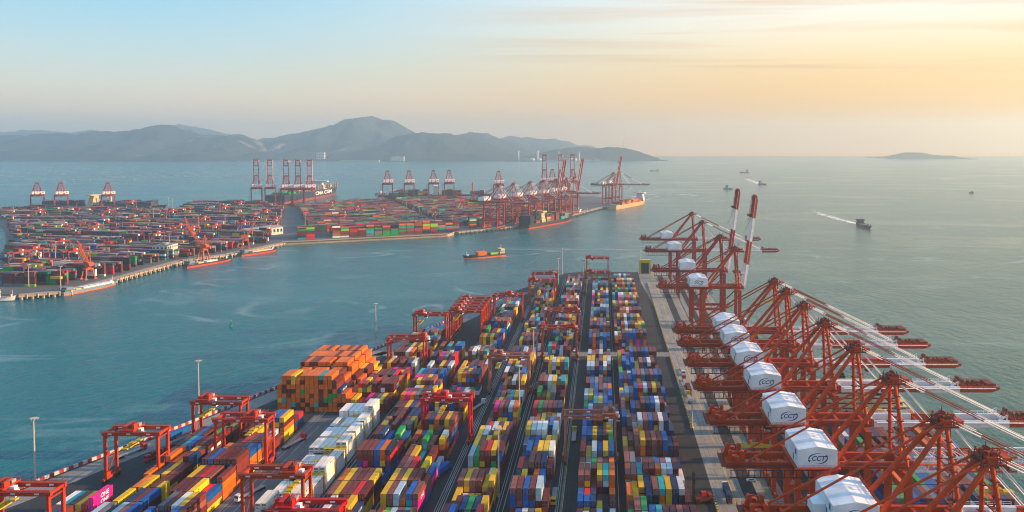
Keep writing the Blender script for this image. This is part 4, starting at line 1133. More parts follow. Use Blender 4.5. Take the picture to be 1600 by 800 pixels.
def ship(name, lab, cat, x, y, ang, L, B, z1, mats, house=None, cargo=(), funnel=None, boot=1.6, group=None, hatch=None, bowh=2.0, extra=None, cz=0.6):
    """ang: heading of the bow, degrees from +X. cargo: (u0,u1,rows,tiers,palette) fractions of the length"""
    t = empty(name, (x, y, WATER_Z), R(ang)); tag(t, lab, cat, group)
    part('hull', hull_mesh('hull', L, B, z1, mats, boot, bowh), t, (1,1,1,1))
    if house:
        u, ln, wf, fl, mat = house; mb = MB(); deckhouse(mb, (u-.5)*L-ln/2, (u-.5)*L+ln/2, B*wf, z1+.05, fl)
        mb.build('deckhouse', [mat, M['glass']], t)
    if funnel:
        u, hgt, mat = funnel; mb = MB(); fx = (u-.5)*L; mb.prism([(fx-2.2,-1.8),(fx+2.2,-1.8),(fx+2.6,0),(fx+2.2,1.8),(fx-2.2,1.8)], z1, z1+hgt, 0); mb.box(fx-1.6,-1.3,z1+hgt,fx+1.6,1.3,z1+hgt+1.2,1)
        mb.build('funnel', [mat, M['black']], t)
    if hatch:
        for u0, u1, mat in hatch:
            mb = MB(); n = max(1, int((u1-u0)*L/12)); w = (u1-u0)*L/n
            for k in range(n): mb.box((u0-.5)*L+k*w+.25, -B*.36, z1+.02, (u0-.5)*L+(k+1)*w-.25, B*.36, z1+2.0)
            mb.build('hatch_cover', mat, t)
    ca, sa = math.cos(R(ang)), math.sin(R(ang))
    for u0, u1, rows, tiers, pal in cargo:
        n = max(1, int((u1-u0)*L/12.9)); x0 = (u0-.5)*L
        for k in range(n):
            bt = tiers if isinstance(tiers, int) else random.choice(tiers)
            for r in range(rows):
                q = (r-(rows-1)/2)*2.5; lx = x0 + (k+.5)*12.9; prev = None
                for c in range(max(0, bt - (random.random() < .2))):
                    if prev is None or random.random() < .5: prev = draw(pal)
                    MASS.append((x+ca*lx-sa*q, y+sa*lx+ca*q, WATER_Z+z1+cz+c*2.6, 12.19, R(ang)-PI/2, prev))
    # bow mast and rails
    mb = MB(); mb.tube((L*.44,0,z1+bowh*.5), (L*.44,0,z1+bowh+6), .18, n=6); mb.box(L*.40,-.6,z1+bowh*.3,L*.42,.6,z1+bowh+1.6); mb.build('bow_mast', M['white'], t)
    if extra: extra(t)
    return t
PD = {'navy':6,'dark blue':4,'maroon':3,'grey':3}; PW = {'white':5,'pale blue':1}; PO = {'orange':6,'maroon':2,'rust brown':2}; PB = P_FAR
ship('feeder_ship','orange hulled feeder barge crossing the middle of the channel','ship',-162,1046,214,60,13,3.0,[M['navy'],M['orangehull'],M['steel_deck']],house=(.09,7,.8,2,M['cream']),
     cargo=((.48,.90,4,2,{'orange':1}),(.16,.42,3,1,{'navy':3,'lime green':2,'grey':1})),boot=2.1)
ship('river_barge','blue grey barge with white hatch covers, nearest to the end of the left quay','barge',-549,812,73.5,64,12,3.0,[M['bluegrey'],M['orangehull'],M['steel_deck']],house=(.10,8,.7,1,M['bluegrey']),hatch=((.18,.30,M['cream']),(.36,.92,M['white'])),boot=1.2,group='barges at the left quay')
ship('river_barge','dark barge with red bow below the red jib crane','barge',-510,985,66,68,12.5,3.0,[M['blackhull'],M['boot'],M['steel_deck']],house=(.10,8,.7,1,M['bluegrey']),hatch=((.24,.36,M['cream']),(.42,.66,M['white'])),boot=2.2,group='barges at the left quay')
ship('river_barge','red hulled barge moored beyond the others by the white warehouse','barge',-487,1078,60,58,12.5,3.0,[M['blackhull'],M['boot'],M['steel_deck']],house=(.12,7,.7,1,M['bluegrey']),hatch=((.30,.85,M['cream']),),boot=2.4,group='barges at the left quay')
ship('container_ship','black hulled container ship with red waterline under the far cranes','ship',-104,1462,62,168,26,7.5,[M['blackhull'],M['boot'],M['steel_deck']],house=(.30,13,.85,7,M['cream']),
     cargo=((.01,.12,10,6,{'navy':6,'dark blue':1}),(.14,.25,9,(2,3,5),P_FARB),(.36,.52,9,(4,5),P_FAR),(.55,.66,9,(5,4,6),P_FARB),(.68,.90,8,(2,3,4),P_FARB)),funnel=(.24,22,M['navy']),boot=2.4,bowh=4)
ship('river_barge','small dark barge with red hull behind the black container ship','barge',-45,1688,66,60,12,3.0,[M['blackhull'],M['boot'],M['steel_deck']],house=(.15,8,.7,2,M['white']),hatch=((.3,.85,M['grey']),),boot=2.2)
ship('container_ship','tan hulled container ship at the tip of the far terminal','ship',62,1868,64.5,196,28,8.5,[M['tanhull'],M['tanhull'],M['steel_deck']],house=(.86,11,.8,7,M['white']),
     cargo=((.16,.80,10,(2,3,3),{'orange':4,'faded brown':4,'rust brown':3,'maroon':2}),),hatch=((.02,.12,M['bluegrey']),),boot=2,bowh=4)
def cma(t):
    me = txt_mesh('CMA CGM', 13, M['white'], 'hull_lettering', 0, .25)
    o = part('hull_lettering', me, t, (1,1,1,1), loc=(35,-29.9,15), rot=(R(90),0,0)); o.scale = (1.9,1,1)
    mb = MB()
    for k in range(16):
        for s in (-1,1): mb.box(-120+k*17.5, s*26-1, 24, -118+k*17.5, s*26+1, 36)
        mb.box(-120+k*17.5, -25, 30, -118.4+k*17.5, 25, 31)
    mb.build('lashing_bridge', M['tanhull'], t)
ship('container_ship','huge navy hulled container ship leaving behind the raised far cranes','ship',-812,2110,88,396,59,22,[M['navy'],M['boot_dull'],M['steel_deck']],house=(.64,14,.9,8,M['white']),cargo=((.08,.22,18,2,{'green':3,'dark green':1}),(.3,.5,18,1,P_FAR)),funnel=(.2,30,M['navy']),boot=6.5,bowh=7,extra=cma)
ship('container_ship','dark container ship moored behind the four far cranes','ship',-462,2092,5,292,40,11,[M['navy'],M['blackhull'],M['steel_deck']],house=(.52,14,.85,9,M['white']),
     cargo=((.10,.47,14,(5,6,4),P_FAR),(.58,.80,14,(5,6),{'navy':4,'maroon':3,'rust brown':2,'orange':1}),(.84,.98,13,(4,5),P_FAR)),funnel=(.86,32,M['orangehull']),boot=2)
ship('container_ship','dark container ship behind the three cranes at the far left','ship',-1140,1742,2,270,38,10,[M['blackhull'],M['boot'],M['steel_deck']],house=(.42,13,.85,9,M['cream']),cargo=((.03,.36,13,(4,5),PD),(.50,.95,13,(4,5),PD)),funnel=(.56,26,M['cream']))
ship('patrol_boat','small white patrol boat at the left edge of the photo','boat',-606,757,2,38,8,2.6,[M['white'],M['bluegrey'],M['steel_deck']],house=(.42,12,.75,2,M['white']),boot=.6)
ship('cargo_ship','dark cargo ship leading a bright wake on the open sea','ship',482,1424,265,84,14,3.6,[M['blackhull'],M['boot'],M['steel_deck']],house=(.12,9,.85,2,M['navy']),cargo=((.62,.9,5,1,{'navy':3,'grey':1}),),boot=2.6,bowh=2)
ship('coaster','small coaster with a white wake above the raised booms','ship',578,2800,290,50,10,3.4,[M['bluegrey'],M['boot'],M['steel_deck']],house=(.2,9,.8,3,M['grey']),hatch=((.35,.85,M['grey']),),boot=1.6)
ship('coaster','tiny coaster far out on the sea below the horizon','ship',700,3830,200,52,11,3.5,[M['blackhull'],M['boot'],M['steel_deck']],house=(.2,10,.8,4,M['grey']),hatch=((.35,.85,M['grey']),),boot=1.6)
ship('workboat','grey workboat with a mast beside the raised boom tips','boat',411,2540,320,34,9,3,[M['grey'],M['blackhull'],M['steel_deck']],house=(.4,10,.8,3,M['bluegrey']),boot=1.2)
ship('launch','small dark launch alone on the sea at the right','boat',1116,2345,170,13,4.5,1.6,[M['blackhull'],M['boot'],M['steel_deck']],house=(.4,6,.7,1,M['grey']),boot=.8)
ship('tugboat','tugboat near the bow of the huge navy ship','boat',-655,2262,40,34,10,3.2,[M['blackhull'],M['boot'],M['steel_deck']],house=(.5,9,.7,2,M['white']),boot=1)
ship('coaster','white coaster near the headland at the end of the hills','ship',270,4050,175,48,11,3.4,[M['white'],M['boot'],M['steel_deck']],house=(.2,10,.8,3,M['white']),boot=1.6)
# the ship alongside the near quay
ship('container_ship','large container ship moored below the near quay cranes','ship',141,338,90,268,57,9,[M['navy'],M['boot'],M['steel_deck']],house=(.855,16,.97,4,M['cream']),
     cargo=((.03,.80,20,(2,3,3),{'maroon':5,'rust brown':5,'bright blue':4,'dark blue':4,'grey':4,'orange':3,'green':1.5,'white':1.5,'red':1.5}),),funnel=(.93,12,M['navy']),boot=2.4)
ship('river_barge','dark barge lying at the quay below the raised boom cranes','barge',117,640,90,70,13,3.2,[M['navy'],M['boot'],M['steel_deck']],house=(.15,8,.75,2,M['grey']),cargo=((.3,.85,4,(1,2),P_FARB),),boot=1)

# wakes: churned white water
def wake_mat():
    m, N, L, b = mat_new('churned_foam')
    n1 = noise(N, L, .09, 5, wpos(N, L)); b.inputs['Base Color'].default_value = (.75,.73,.68,1); b.inputs['Roughness'].default_value = .9
    tr = N.new('ShaderNodeBsdfTransparent'); mx = N.new('ShaderNodeMixShader')
    uv = N.new('ShaderNodeUVMap'); s = N.new('ShaderNodeSeparateXYZ'); L.new(uv.outputs[0], s.inputs[0])
    pp = N.new('ShaderNodeMath'); pp.operation = 'PINGPONG'; L.new(s.outputs[1], pp.inputs[0]); pp.inputs[1].default_value = .5
    a = N.new('ShaderNodeMath'); a.operation = 'MULTIPLY'; L.new(pp.outputs[0], a.inputs[0]); L.new(s.outputs[0], a.inputs[1])
    a2 = N.new('ShaderNodeMath'); a2.operation = 'MULTIPLY'; a2.use_clamp = True; L.new(a.outputs[0], a2.inputs[0]); L.new(ramp(N, L, n1, .32, .62), a2.inputs[1])
    a3 = N.new('ShaderNodeMath'); a3.operation = 'MULTIPLY'; a3.use_clamp = True; L.new(a2.outputs[0], a3.inputs[0]); a3.inputs[1].default_value = 7
    L.new(a3.outputs[0], mx.inputs[0]); L.new(tr.outputs[0], mx.inputs[1]); L.new(b.outputs[0], mx.inputs[2])
    L.new(mx.outputs[0], N['Material Output'].inputs['Surface']); return m
M['foam'] = wake_mat()
def wake(pts, w0, w1, lab, s0=1.0, s1=0.1):
    vs_, fs, uv = [], [], []; n = len(pts)
    for i, p in enumerate(pts):
        p = Vector(p); a = Vector(pts[max(0,i-1)]); c = Vector(pts[min(n-1,i+1)]); d = (c-a).normalized(); nn = Vector((d.y,-d.x)); u = i/(n-1); w = w0+(w1-w0)*u
        for k in (-1, 0, 1): q = p+nn*(k*w/2); vs_.append((q.x, q.y, WATER_Z+.06)); uv.append((s0+(s1-s0)*u, .5*(k+1)))
        if i:
            o = 3*i
            for k in (0,1): fs.append((o-3+k, o+k, o+k+1, o-2+k))
    me = bpy.data.meshes.new('wake'); me.from_pydata(vs_, [], fs); me.materials.append(M['foam']); ul = me.uv_layers.new(name='UVMap')
    for l in me.loops: ul.data[l.index].uv = uv[l.vertex_index]
    o = bpy.data.objects.new('wake', me); COL.objects.link(o); tag(o, lab, 'wake', kind='stuff')
def ap(px, py, h=WATER_Z):
    x, y, z = at(px, py); t = (h-155)/z; return (x*t, y*t)
wake([ap(1337,349.5),ap(1322,345.5),ap(1305,341),ap(1285,335),ap(1265,328)], 15, 40, 'pale wake trailing behind the dark cargo ship')
wake([ap(1186,287.2),ap(1178,284),ap(1162,278)], 26, 50, 'short bright wake behind the coaster')
wake([ap(1162,269.5),ap(1168,268),ap(1174,266.5)], 14, 30, 'faint wake behind the tiny coaster')
wake([ap(1092,305.5),ap(1060,303.4),ap(1030,303),ap(1002,305),ap(985,308)], 14, 12, 'curved pale streak of an old wake beyond the pier', .55, .4)
wake([ap(1030,306),ap(1010,312),ap(990,320),ap(960,327)], 8, 8, 'thin old wake near the tan ship', .3, .2)
wake([ap(785,401),ap(820,399),ap(870,391),ap(940,389),ap(990,391)], 9, 16, 'faint wake stretching right from the orange barge', .12, .1)

# fish rafts far across the bay
mb = MB()
for k in range(420):
    px = random.uniform(-20, 590); py = random.choice((260,263,267,271,275,279,283)) + random.gauss(0,1.2) + (0 if px < 300 else -3)
    if random.random() < .25+.35*math.sin(px*.03+py): continue
    x, y = ap(px, py); w = random.uniform(18,60); h = random.uniform(8,20)
    mb.box(x-w/2, y-h/2, WATER_Z-.2, x+w/2, y+h/2, WATER_Z+.5)
tag(mb.build('fish_rafts', M['grey']), 'scattered dark fish rafts on the bay behind the far terminal', 'fish rafts', kind='stuff')
# green buoy
t = empty('buoy', (-319.7, 653.6, WATER_Z)); tag(t, 'small green navigation buoy floating in the channel', 'buoy')
mb = MB(); mb.tube((0,0,-.8),(0,0,1.1),1.6,1.5,n=14); mb.build('float', M['buoygreen'], t)
mb = MB()
for k in range(4):
    a = PI/2*k; mb.bar((1.2*math.cos(a),1.2*math.sin(a),1.1), (.3*math.cos(a),.3*math.sin(a),4.4), .22)
mb.tube((0,0,3),(0,0,4.6),.55,.2,n=8); mb.build('tower', M['buoygreen'], t)
mb = MB(); mb.tube((0,0,4.6),(0,0,5.3),.25,.1,n=8); mb.build('lantern', M['white'], t)

# ------------------------------------------------------------------ far cranes
FSTS = [(-1240,1652,127,'plain','leftmost of the three cranes at the far left, facing away'),(-1188,1652,126,'plain','middle one of the three cranes at the far left, facing away'),(-1086,1652,123,'plain','rightmost of the three cranes at the far left, facing away'),
 (-836,1828,115,'up_plain','leftmost of the five far cranes with upright booms before the navy ship'),(-803,1828,114,'up_plain','second of the five far cranes with upright booms before the navy ship'),(-753,1800,113,'up_plain','third of the five far cranes with upright booms before the navy ship'),(-725,1800,112,'up_plain','fourth of the five far cranes with upright booms before the navy ship'),(-698,1800,111,'up_plain','rightmost of the five far cranes with upright booms before the navy ship'),
 (-550,1958,106,'plain','first from the left of four cranes before the dark moored ship'),(-496,1962,104,'plain','second from the left of four cranes before the dark moored ship'),(-437,1978,102,'plain','third from the left of four cranes before the dark moored ship'),(-399,1990,101,'plain','last of the four cranes before the dark moored ship'),
 (-262,1925,98,'plain','far crane standing alone right of the dark moored ship'),
 (-157,2052,94,'up_plain','purple red far crane with upright boom left of the raised cluster'),(-136,2060,94,'plain','far crane with lowered boom inside the raised cluster'),(-108,2062,105,'up_plain','far crane with a slanted raised boom at the back of the cluster'),(-78,2066,100,'up_plain','far crane with upright boom at the back right of the cluster'),
 (-206,1362,-20,'plain','nearest far crane with its white sign box, at the left of the ship'),(-186,1418,-21,'plain','far crane over the stern of the black container ship'),(-160,1466,-22,'plain','far crane over the deckhouse of the black container ship'),(-138,1516,-22,'plain','far crane over the bow of the black container ship'),
 (-117,1562,-22,'up_plain','red far crane with raised boom just behind the black ship bow'),(-98,1608,-22,'plain','far crane with long lowered boom behind the black ship'),(-84,1650,-22,'up_plain','red far crane with raised boom at the right of the cluster'),
 (2,1880,-18,'up_plain','last far crane with raised boom by the tan ship'),(18,1916,-18,'plain','last far crane with lowered boom by the tan ship')]
for x, y, a, b, lab in FSTS:
    c = tuple(v*random.uniform(.85,1.12) for v in FARRED[:3]) + (1,)
    t = sts((x, y, 0), R(a), c, b, emblem=False, trolley_x=random.choice((10,30,45)), lifted=random.choice((80,84,86)) if b == 'up_plain' and y > 2050 else (79 if x > -130 else 85))
    t.scale = (.9, 1.3, .84) if x < -1000 else (1, 1.3, .96) if x < -650 else (1, 1.35, 1.03)
    if x < -650: t.location.x += 16 if x < -1000 else 9
    tag(t, lab, 'crane', 'ship to shore cranes of the far terminal')
# small yard gantries of the far terminal: one mesh each
def far_rtg():
    mb = MB()
    for sx in (-1,1):
        for sy in (-1,1): mb.box(sx*11-.6, sy*3.6-.6, 1.5, sx*11+.6, sy*3.6+.6, 21)
        mb.box(sx*11-.6, -5.5, .5, sx*11+.6, 5.5, 1.5)
        mb.bar((sx*11,-3.2,3), (sx*11,3.2,11), .6, mi=1); mb.bar((sx*11,3.2,11), (sx*11,-1,16), .6, mi=1)
    for sy in (-1,1): mb.box(-12.5, sy*3.6-.7, 21, 12.5, sy*3.6+.7, 23)
    mb.box(-4, -4, 23, 1, 4, 26); mb.box(2, -3, 23, 4, 3, 24.5, 1); mb.box(3, -1.2, 17.5, 5.2, 1.2, 20.5, 1)
    return mb.mesh('yard_gantry', [M['cp'], M['white']])
FR = far_rtg()
PX = [(32,342),(60,347),(118,347),(168,347),(205,331),(193,347),(252,360),(52,417),(115,420),(30,422),(95,402),(85,372),(150,374),(245,388),(268,347),(300,332),(328,335),(350,340),(375,332),(395,334),(335,374),(362,374),(380,368),(415,347),(430,362),(300,378),(318,360),(280,374),(545,324),(520,330),(560,337),(600,342),(540,347),(640,337),(680,347),(500,347),(720,332),(745,340)]
PX.sort(); PX = [q for i, q in enumerate(PX) if i % 3 != 1]
WO = ['leftmost'] + ORD[1:]
for k, (px, py) in enumerate(PX):
    x, y = ap(px, py, 0)
    o = bpy.data.objects.new('yard_gantry', FR); COL.objects.link(o); o.location = (x, y, 0); o.rotation_euler = (0,0,R(83) if px < 455 else R(114)); o.color = tuple(v*random.uniform(.85,1.15) for v in (.28,.036,.032)) + (1,)
    lf_ = k < len(PX)/2; nth = ORD[k] if lf_ else ORD[len(PX)-1-k]
    tag(o, f"small red yard crane, {nth} from {'left' if lf_ else 'right'}, among the far terminal stacks", 'gantry crane', 'yard cranes of the far terminal')
# slewing jib cranes on the barge quay
def jib_crane(x, y, rz, jib, lab):
    t = empty('jib_crane', (x, y, 0), rz); tag(t, lab, 'crane', 'slewing jib cranes on the barge quay')
    for sx in (-1,1):
        for sy in (-1,1):
            mb = MB(); mb.bar((sx*5,sy*5,.3), (sx*3.2,sy*3.2,11), 1.1); mb.box(sx*5-1,sy*5-1.6,0,sx*5+1,sy*5+1.6,1.2); mb.build('leg', M['rtg'], t)
    mb = MB(); mb.box(-4,-4,11,4,4,12.6); mb.tube((0,0,12.6),(0,0,15),2.4,n=12); mb.build('portal', M['rtg'], t)
    mb = MB(); mb.box(-6,-3,15,3.5,3,19.5); mb.bar((-1,-2,19.5),(-3,-.6,31),.7); mb.bar((-1,2,19.5),(-3,.6,31),.7); mb.box(-7.5,-2.6,15.4,-6.02,2.6,18.6); mb.build('slewing_house', M['rtg'], t)
    mb = MB(); mb.box(3.6,-1.4,16,6,1.4,18.8); mb.build('operator_cab', M['white'], t)
    mb = MB(); a = R(jib); tip = Vector((3+30*math.cos(a),0,18+30*math.sin(a)))
    for s in (-1,1):
        mb.bar((3,s*1.8,17.5), tip+Vector((0,s*.5,-.4)), .6); mb.bar((2,s*1.4,20), tip+Vector((0,s*.5,.6)), .5)
    for k in range(8):
        p = Vector((3,-1.8,17.5)).lerp(tip, k/8); q = Vector((2.2,1.5,19.8)).lerp(tip, (k+1)/8); mb.bar(p, q, .3)
    mb.bar((-3,0,31), tip, .3); mb.build('jib', M['rtg'], t)
x, y = ap(138,436,0); jib_crane(x, y, R(150), 50, 'red jib crane behind the blue grey barge')
x, y = ap(318,404,0); jib_crane(x, y, R(160), 40, 'red jib crane leaning over the middle barge')
x, y = ap(384,388,0); jib_crane(x, y, R(20), 62, 'red jib crane behind the red hulled barge')
x, y = ap(300,382,0); jib_crane(x, y, R(140), 45, 'red jib crane among the stacks behind the middle barge')

# ------------------------------------------------------------------ buildings
def building(name, lab, cat, x, y, rz, w, d, h, wallm, roofm, rows, cols, gable=0.0):
    t = empty(name, (x, y, 0), rz); tag(t, lab, cat)
    mb = MB()
    if gable:
        mb.add([(-w/2,-d/2,0),(w/2,-d/2,0),(w/2,d/2,0),(-w/2,d/2,0),(-w/2,-d/2,h),(w/2,-d/2,h),(w/2,d/2,h),(-w/2,d/2,h),(-w/2,0,h+gable-.1),(w/2,0,h+gable-.1)],
               [(0,1,5,4),(2,3,7,6),(1,2,6,9,5),(3,0,4,8,7)])
    else: mb.box(-w/2,-d/2,0,w/2,d/2,h)
    mb.build('wall', wallm, t)
    mb = MB()
    if gable:
        for s in (-1,1): mb.add([(-w/2-.4,s*(d/2+.6),h-.1),(w/2+.4,s*(d/2+.6),h-.1),(w/2+.4,0,h+gable),(-w/2-.4,0,h+gable),(-w/2-.4,s*(d/2+.6),h-.35),(w/2+.4,s*(d/2+.6),h-.35)],[(0,1,2,3),(0,4,5,1)])
    else:
        mb.box(-w/2-.3,-d/2-.3,h,w/2+.3,d/2+.3,h+.5); mb.box(-w/2,-d/2,h+.5,w/2,-d/2+.3,h+1.3); mb.box(-w/2,d/2-.3,h+.5,w/2,d/2,h+1.3); mb.box(-w*.2,-d*.2,h+.5,w*.1,d*.2,h+3)
    mb.build('roof', roofm, t)
    fh = h/rows
    for r in range(rows):
        for c in range(cols):
            xx = -w/2 + (c+.5)*w/cols; z = r*fh+fh*.35
            mb = MB(); mb.box(xx-w/cols*.28, -d/2-.06, z, xx+w/cols*.28, -d/2-.003, z+fh*.42); mb.build('window', M['glass'], t)
        nc = max(2, int(cols*d/w))
        for c in range(nc):
            yy = -d/2 + (c+.5)*d/nc; z = r*fh+fh*.35
            mb = MB(); mb.box(w/2+.003, yy-d/nc*.24, z, w/2+.06, yy+d/nc*.24, z+fh*.42); mb.build('window', M['glass'], t)
    return t
building('office_building','white three storey office beside the sunlit barge quay','building',-581,1012,R(4),20,28,17,M['wallwhite'],M['grey'],3,4)
building('warehouse','long low white warehouse in front of the far stacks','warehouse',-560,1252,R(57),64,24,12,M['wallwhite'],M['grey'],1,10,2.5)
building('shed','low shed with blue roof beside the striped wall','shed',-133,612,R(50),26,13,5,M['dark_red'],M['roofblue'],1,5,2.0)
building('apartment_block','white block at the foot of the dark hill across the bay','building',-1560,5838,R(5),95,40,34,M['wallwhite'],M['wall'],5,8)
building('apartment_block','white building on the lower slope below the tall peak','building',-2260,6150,R(5),60,40,62,M['wallwhite'],M['wall'],5,4)
for k, x in enumerate((-661,-511,-347,-187)):
    t = empty('chimney', (x, 6010, -2)); tag(t, ('leftmost white power station chimney','tall white chimney beside the domed tanks','thin pale chimney in the middle of the power station','white chimney at the right of the power station')[k], 'chimney', 'power station chimneys on the far shore')
    mb = MB(); mb.tube((0,0,0),(0,0,78 if k < 2 else 70),7 if k < 2 else 4.5,5 if k < 2 else 3.2,n=14); mb.build('shaft', M['white'], t)
    mb = MB(); mb.tube((0,0,78 if k < 2 else 70),(0,0,81 if k < 2 else 72.5),5.4 if k < 2 else 3.5,n=14); mb.build('rim', M['grey'], t)
for k, (x, r) in enumerate(((-548,15),(-492,13),(-250,15),(-215,11))):
    t = empty('storage_tank', (x, 6000, -2)); tag(t, ('round white tank left of the second chimney','round white tank right of the second chimney','round white tank left of the last chimney','small round tank beside the last chimney')[k], 'tank', 'power station tanks on the far shore')
    mb = MB(); mb.tube((0,0,0),(0,0,15),r,n=18); mb.build('shell', M['white'], t); mb = MB(); mb.tube((0,0,15),(0,0,20),r,r*.25,n=18); mb.build('roof', M['white'], t)
for k, (x, w, h) in enumerate(((-600,70,16),(-300,90,14),(-120,110,10),(-60,60,12))):
    building('power_station_hall', ('pale hall right of the leftmost chimney','pale hall left of the last chimney','long low hall right of the last chimney','low hall at the right end of the power station')[k], 'building', x, 6030, 0, w, 30, h, M['wallwhite'], M['grey'], 1, 5)
mb = MB(); mb.box(-900, 5965, WATER_Z-1, 60, 5995, 1.5); tag(mb.build('shore', M['quaywall']), 'pale shore line below the power station', 'shore', kind='structure')
mb = MB(); mb.box(-1980, 5785, WATER_Z-1, -1690, 5815, 7); tag(mb.build('shore', M['wall']), 'pale sea wall at the foot of the tall peak', 'shore', kind='structure')
mb = MB(); mb.box(-2750, 5755, WATER_Z-1, -2350, 5775, 4); tag(mb.build('shore', M['wall']), 'pale village shore under the long left ridge', 'shore', kind='structure')
for x, y, z0, hh, lab in ((168,6400,88,62,'taller thin radio mast on the headland'),(197,6400,84,50,'shorter thin radio mast on the headland'),(-2410,8400,398,22,'tiny mast on the tall peak')):
    t = empty('radio_mast', (x, y, z0)); tag(t, lab, 'mast')
    mb = MB(); mb.tube((0,0,-10),(0,0,hh),1.5,.7,n=6)
    for k in range(4): mb.box(-2.4,-2.4,hh*(.3+.2*k),2.4,2.4,hh*(.3+.2*k)+1.2)
    mb.build('mast', M['grey'], t)

# ------------------------------------------------------------------ light masts
POLES = [(-256.5,340,30,'tall light mast at the bottom left beyond the striped wall'),(-230,431,30,'tall light mast behind the red crane with the yellow spreader'),(-174.5,585,30,'tall light mast behind the tall orange stack'),
 (-45.5,330,30,'light mast beside the near rows left of the middle road'),(-46.6,423,30,'light mast on the rail lane, second up the yard'),(-46.6,510,30,'light mast on the rail lane near the cross road'),(-46.6,644,30,'light mast on the rail lane beyond the cross road'),(-47.2,733,30,'light mast beside the paired cranes near the left pier edge'),(-47.6,813,30,'light mast near the pier end, left of the middle road'),(-47.4,889,30,'light mast at the left corner of the pier end'),(-22.8,866,20,'short light mast at the middle of the pier end'),(47.9,411,15,'thin lamp post at the end of the yellow kerb barrier'),(43,893,26,'white light mast beside the yellow frame at the pier end')]
for x, y, h, lab in POLES:
    t = empty('light_mast', (x, y, 0)); tag(t, lab, 'light mast', 'light masts of the near yard')
    mb = MB(); mb.tube((0,0,0),(0,0,h),.48,.26,n=8); mb.build('pole', M['pole'], t)
    mb = MB(); mb.tube((0,0,0),(0,0,1.0),.9,n=8); mb.build('base', M['wall'], t)
    mb = MB(); mb.tube((0,0,h),(0,0,h+.25),1.5,n=12); mb.tube((0,0,h-.6),(0,0,h),.5,1.0,n=8); mb.build('lamp_ring', M['pole'], t)
    mb = MB()
    for k in range(8):
        a = PI/4*k; mb.box(1.7*math.cos(a)-.3, 1.7*math.sin(a)-.3, h-.35, 1.7*math.cos(a)+.3, 1.7*math.sin(a)+.3, h+.1)
    mb.build('lamp', M['grey'], t)
for k, (px, py, h) in enumerate(((95,455,26),(45,448,24),(87,415,30),(265,400,30),(240,350,30),(310,365,30),(352,365,30),(477,362,30),(707,360,26),(635,335,30),(655,338,26),(580,322,28),(655,322,26),(270,335,34),(264,333,34))):
    x, y = ap(px, py, 0)
    t = empty('light_mast', (x, y, 0)); tag(t, f"far terminal light mast, {ORD[sum(1 for q in ((95,455),(45,448),(87,415),(265,400),(240,350),(310,365),(352,365),(477,362),(707,360),(635,335),(655,338.0),(580,322),(655.5,322),(270,335),(264,333)) if q[0] < px or (q[0] == px and q[1] > py))]} from the left", 'light mast', 'light masts of the far terminal')
    mb = MB(); mb.tube((0,0,0),(0,0,h),.5,.3,n=6); mb.build('pole', M['pole'], t); mb = MB(); mb.box(-1.6,-1.6,h-.4,1.6,1.6,h); mb.build('lamp_ring', M['pole'], t)

# ------------------------------------------------------------------ reefer racks
def rack(k, y):
    t = empty('reefer_rack', (0, y, 0)); tag(t, f"yellow steel access rack behind the {ORD[k]} bay of white reefers", 'rack', 'yellow racks between the white reefers')
    mb = MB(); x0, x1 = -133.6, -122.9; h = 8.6
    n = 4
    for i in range(n+1):
        x = x0+(x1-x0)*i/n
        for yy in (-.55,.55): mb.box(x-.09, yy-.09, 0, x+.09, yy+.09, h)
    mb.build('frame', M['yellow'], t)
    mb = MB()
    for z in (2.6,5.2,7.8):
        mb.box(x0,-.7,z-.1,x1,.7,z); 
        for yy in (-.75,.75): mb.box(x0,yy-.06,z+1.0,x1,yy+.06,z+1.12); mb.box(x0,yy-.06,z+.5,x1,yy+.06,z+.6)
    for i in range(n):
        x = x0+(x1-x0)*i/n
        for z in (0,2.6,5.2): mb.bar((x+.2,-.72,z), (x+(x1-x0)/n-.2,-.72,z+2.5), .12)
    mb.build('walkway', M['yellow'], t)
for k in range(9): rack(k, 292+14.3*k-1.05)

# ------------------------------------------------------------------ vehicles
def wheels(mb, xs, ys, r=.5):
    for x in xs:
        for y in ys: mb.tube((x-.16,y,r), (x+.16,y,r), r, n=10)
def truck(x, y, rz, cab, load, lab):
    t = empty('container_truck', (x, y, 0.02), R(rz)); tag(t, lab, 'truck', 'container trucks of the near yard')
    mb = MB(); mb.prism([(7.0,.75),(9.2,.75),(9.2,2.1),(8.9,3.3),(7.0,3.4)], -1.2, 1.2, 0, 'y'); mb.box(6.2,-1.15,.75,7.0,1.15,1.3,0); mb.build('cab', cab, t)
    mb = MB(); mb.box(9.14,-1.0,2.1,9.22,1.0,3.0); mb.box(7.5,-1.23,2.1,8.7,1.23,2.9); mb.build('window', M['glass'], t)
    mb = MB(); mb.box(-6.4,-1.1,1.15,7.0,1.1,1.4); mb.box(-6.4,-.5,.8,6.5,.5,1.15); mb.build('trailer', M['dark_red'] if load != 'none' else M['grey'], t)
    for xx in (8.2,5.2,-3.2,-4.5,-5.8):
        for yy in (-1.0,1.0): mb = MB(); mb.tube((xx,yy-.16,.52), (xx,yy+.16,.52), .52, n=10); mb.build('wheel', M['dark'], t)
    if load and load != 'none':
        o = bpy.data.objects.new('shipping_container', BODY[12.19]); COL.objects.link(o)
        a = R(rz); o.location = (x+math.cos(a)*.2, y+math.sin(a)*.2, 1.44); o.rotation_euler = (0,0,a-PI/2); o.color = (*CC[load],1)
        tag(o, ' '.join(f"{load} container carried by the {lab}".split()[:16]), 'container', 'containers carried on trucks')
        d = part('door', DOOR[12.19], o, o.color)
truck(52.2,486,90,M['red'],'none','empty red truck on the apron beside the yellow kerb')
truck(51.6,455,90,M['yellow'],'none','yellow cab truck on the apron behind the empty red one')
